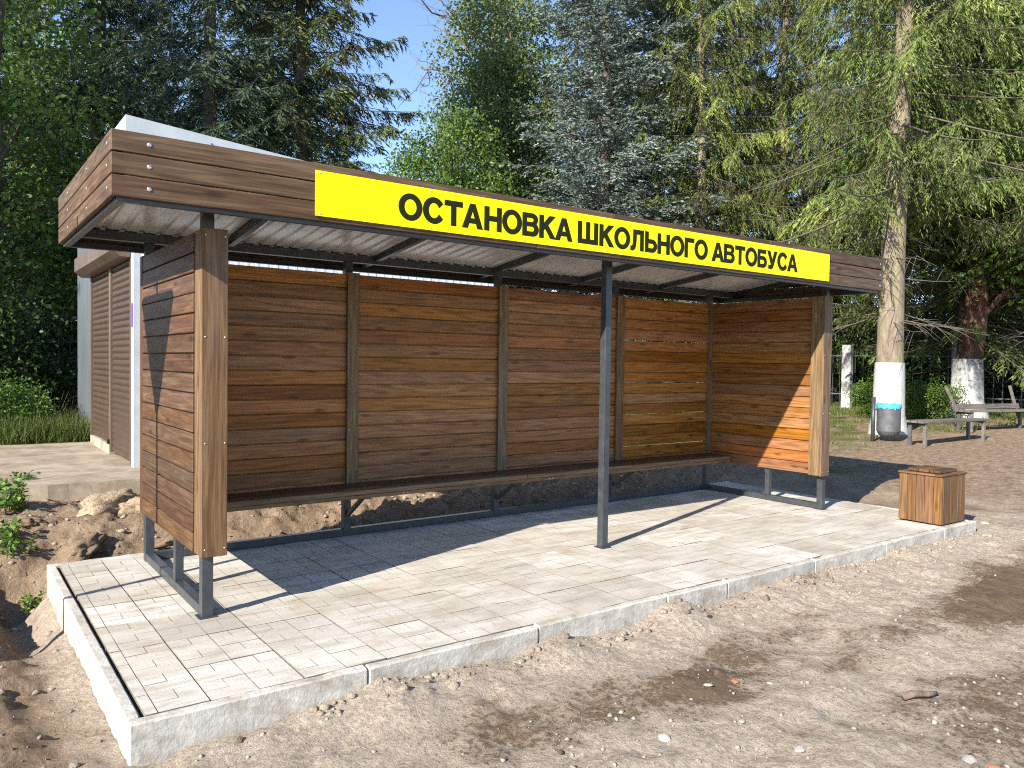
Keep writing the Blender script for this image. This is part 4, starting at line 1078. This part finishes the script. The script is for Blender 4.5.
for k, (x, y, sc, lab) in enumerate([
    (*from_px(10, 515, .0), 1.0, 'leafy green weed on the soil bank at the left edge'), (*from_px(16, 565, -.1), .85, 'green weed hanging over the ditch beside the kerb'),
    (*from_px(20, 500, .0), .8, 'green weed in front of the old concrete slab'), (*from_px(-2, 560, -.1), .9, 'low weed at the left edge below the others'),
    (*from_px(34, 580, -.1), .5, 'small weed on the ditch edge by the back corner of the paving'), (*from_px(62, 497, .05), .45, 'tiny weed near the edge of the concrete slab')]):
    plant_tree('weed_plant', (WD1, WD2)[k % 2], x, y, F_DRY, F_LEAF, lab, 'weed', rot=k*2.1, sc=sc*.78, crown='leaves', zoff=.0)

# ------------------------------------------------------------------ grass
rs = np.random.RandomState(51)
def blades(name, XY, h0, h1, w, tint0):
    n = len(XY); z = height(XY[:, 0], XY[:, 1])
    B = np.stack([XY[:, 0], XY[:, 1], z-.01], 1); ln = h0+(h1-h0)*rs.rand(n)
    Dv = unit(np.stack([rs.randn(n)*.35, rs.randn(n)*.35, np.ones(n)], 1))*ln[:, None]
    me = sprays(name, B, Dv, w*(.6+.8*rs.rand(n)), tint0+rs.randn(n)*.2, rs); return me
def patchy(n, x0, x1, y0, y1, thr, sc=.9):
    p = np.stack([x0+(x1-x0)*rs.rand(n), y0+(y1-y0)*rs.rand(n)], 1)
    return p[fbm(p[:, 0]*sc+31, p[:, 1]*sc+7, 3)+.25*rs.randn(n) > thr]
p = np.concatenate([patchy(60000, 15.5, 24, 3.2, 15, .0), patchy(9000, 8.5, 14, 2.8, 7, .25, 1.3), patchy(16000, 7.5, 16, 6, 15, -.2)])
keep = np.array([True]*len(p)); g = obj('grass', blades('grass', p, .05, .16, .008, .5), F_GRASS)
tag(g, 'patchy green grass under the trees on the right', 'grass'); g['kind'] = 'stuff'
p = np.concatenate([patchy(30000, -4.5, .6, 8.5, 13.5, -.05, 1.6), patchy(5000, -.5, .55, 8.3, 9.4, -.9)])
g = obj('grass', blades('grass', p, .10, .50, .006, .32), F_GRASS)
tag(g, 'tall green grass behind the concrete slab left of the kiosk', 'grass'); g['kind'] = 'stuff'
p = patchy(160, -1.2, .5, 8.9, 10.4, -.6)
g = obj('dry_stems', blades('dry_stems', p, .4, .8, .005, .5), F_DRY); tag(g, 'dry pale weed stems standing in the tall grass', 'grass'); g['kind'] = 'stuff'

# ------------------------------------------------------------------ stones, clods and rubble
def lump(seed, sub=2, amp=.35, flat=.7):
    rs2 = random.Random(seed); bm = bmesh.new(); bmesh.ops.create_icosphere(bm, subdivisions=sub, radius=1)
    off = Vector((rs2.random()*50, rs2.random()*50, rs2.random()*50))
    for v in bm.verts:
        d = noise.fractal(v.co*1.1+off, 1, 2, 3); d2 = noise.fractal(v.co*3.5+off, .8, 2, 4) if sub > 1 else noise.cell(v.co*1.6+off)*.4
        v.co *= max(.35, 1+amp*d+amp*.45*d2); v.co.z *= flat
    return bm
def pebbles(name, XY, s0, s1, seed, power=3):
    """many small stones as one heap of geometry"""
    r_ = np.random.RandomState(seed); n = len(XY)
    bases = []
    for k in range(5):
        bm = lump(seed+k, 1, .75); me = fin(bm, 't'); c = np.empty(len(me.vertices)*3); me.vertices.foreach_get('co', c)
        bases.append((c.reshape(-1, 3), np.array([list(q.vertices) for q in me.polygons])))
        bpy.data.meshes.remove(me)
    zz = height(XY[:, 0], XY[:, 1]); s = s0+(s1-s0)*r_.rand(n)**power; CO, FA = [], []; o_ = 0
    for i in range(n):
        c, f = bases[i % 5]; a = r_.rand()*6.28; ca, sa = math.cos(a), math.sin(a)
        q = c*s[i]*np.array([1, .6+.5*r_.rand(), .8]); q = np.stack([q[:, 0]*ca-q[:, 1]*sa, q[:, 0]*sa+q[:, 1]*ca, q[:, 2]], 1)+np.array([XY[i, 0], XY[i, 1], zz[i]+s[i]*.2])
        CO.append(q); FA.append(f+o_); o_ += len(c)
    return np_mesh(name, np.concatenate(CO), np.concatenate(FA), 3, False)
rs = np.random.RandomState(61)
def outside(p): return p[~((p[:, 0] > PX0-.03)*(p[:, 0] < PX1+.03)*(p[:, 1] > PY0-.03)*(p[:, 1] < PY1+.03))]
p = np.stack([-1.4+9*rs.rand(5200)**1.2, -3.7+2.6*rs.rand(5200)], 1); p = outside(p)
p = p[fbm(p[:, 0]*1.4, p[:, 1]*1.4, 3)+.2*rs.randn(len(p)) > .12]
g = obj('gravel', pebbles('gravel', p, .003, .016, 70, 5), STONE); tag(g, 'small loose stones scattered over the sandy ground in front', 'gravel'); g['kind'] = 'stuff'
p = np.concatenate([np.stack([-2.4+10*rs.rand(2600), PY1+.1+1.9*rs.rand(2600)], 1), np.stack([-2.4+1.75*rs.rand(900), -2.2+4.5*rs.rand(900)], 1), np.stack([.0+6.5*rs.rand(500), PY0-.03-.16*rs.rand(500)**2], 1)])
p = outside(p); p = p[height(p[:, 0], p[:, 1]) > -.4]
g = obj('soil_clods', pebbles('soil_clods', p, .004, .030, 80, 4), EARTH); tag(g, 'crumbled brown soil clods around the paving', 'soil'); g['kind'] = 'stuff'
def rock(name, x, y, s, sc, m, label, cat, seed, rz=0, group=None, sub=4, amp=.42, sink=.55):
    me = fin(lump(seed, sub, amp), name, sub > 2)
    o = obj(name, me, m, None, (x, y, hz(x, y)+s*sc[2]*(.7-sink)), (random.uniform(-.3, .3), random.uniform(-.3, .3), rz)); o.scale = tuple(s*q for q in sc)
    return tag(o, label, cat, group)
rock('earth_lump', .02, 3.05, .25, (1.2, .8, .95), CLAYROCK, 'big pale clay lump beside the left end of the shelter', 'clod', 91, .5)
rock('earth_lump', .24, 2.72, .18, (1.3, .7, .9), CLAYROCK, 'smaller pale clay lump leaning against the big one', 'clod', 92, .2)
rock('earth_lump', -.32, 2.15, .17, (1.3, .8, .7), CLOD, 'brown clod on the heap behind the corner of the paving', 'clod', 93, 1.1)
rock('earth_lump', -.62, 2.75, .12, (1.3, .9, .7), CLOD, 'brown clod left of the big pale clay lump', 'clod', 94, 2.1)
rock('earth_lump', .35, 2.02, .12, (1.4, .9, .7), CLOD, 'brown clod under the left end wall of the shelter', 'clod', 95, .1)
for k, (px, py, s, m, lab, cat) in enumerate([
    (800, 750, .035, MORTAR, 'white mortar lump nearest the bottom edge, right of centre', 'rubble'),
    (742, 724, .030, MORTAR, 'white mortar lump below the red brick bit', 'rubble'),
    (664, 738, .045, MORTAR, 'broad white mortar lump near the bottom middle', 'rubble'),
    (708, 690, .030, MORTAR, 'white mortar lump left of the red brick bit', 'rubble'),
    (770, 683, .026, MORTAR, 'white mortar flake right of the red brick bit', 'rubble'),
    (790, 670, .022, STONE, 'grey pebble right of the white flake', 'stone'),
    (735, 683, .036, BRICK, 'red brick bit on the sand in front of the paving', 'brick'),
    (787, 618, .020, BRICK, 'small red brick bit near the kerb middle', 'brick'),
    (994, 764, .032, BRICK, 'red brick bit at the bottom right corner', 'brick'),
    (970, 758, .06, MORTAR, 'pale lump of sand at the bottom right corner', 'rubble'),
    (330, 722, .028, STONE, 'grey stone near the kerb on the left', 'stone'),
    (240, 745, .03, CLOD, 'dark clod in front of the left kerb', 'clod'),
    (985, 528, .05, MORTAR, 'pale stone beside the right corner of the paving', 'stone'),
    (1000, 545, .03, STONE, 'grey stone right of the platform corner', 'stone'),
    (806, 590, .04, CLOD, 'brown clod against the kerb right of the middle', 'clod'),
    (560, 752, .03, CLOD, 'brown clod at the bottom centre', 'clod')]):
    x, y = from_px(px, py); s = s*.6
    rock('stone' if cat == 'stone' else 'brick_fragment' if cat == 'brick' else 'rubble_lump' if cat == 'rubble' else 'earth_lump', x, y, s, (1.3, .8, .6), m, lab, cat, 120+k, k*.7, None, 2, .3)
# a broken stick
x, y = from_px(920, 698); bm = bmesh.new()
tube_bm(bm, [(-.09, 0, 0), (-.03, .008, .01), (.04, .0, .006), (.10, .012, .002)], [.014, .018, .015, .009], 7)
tag(obj('stick', fin(bm, 'stick', True), BARK_DEAD, None, (x, y, hz(x, y)+.014), (0, 0, R(-25))), 'short broken brown stick lying on the damp sand at right', 'stick')
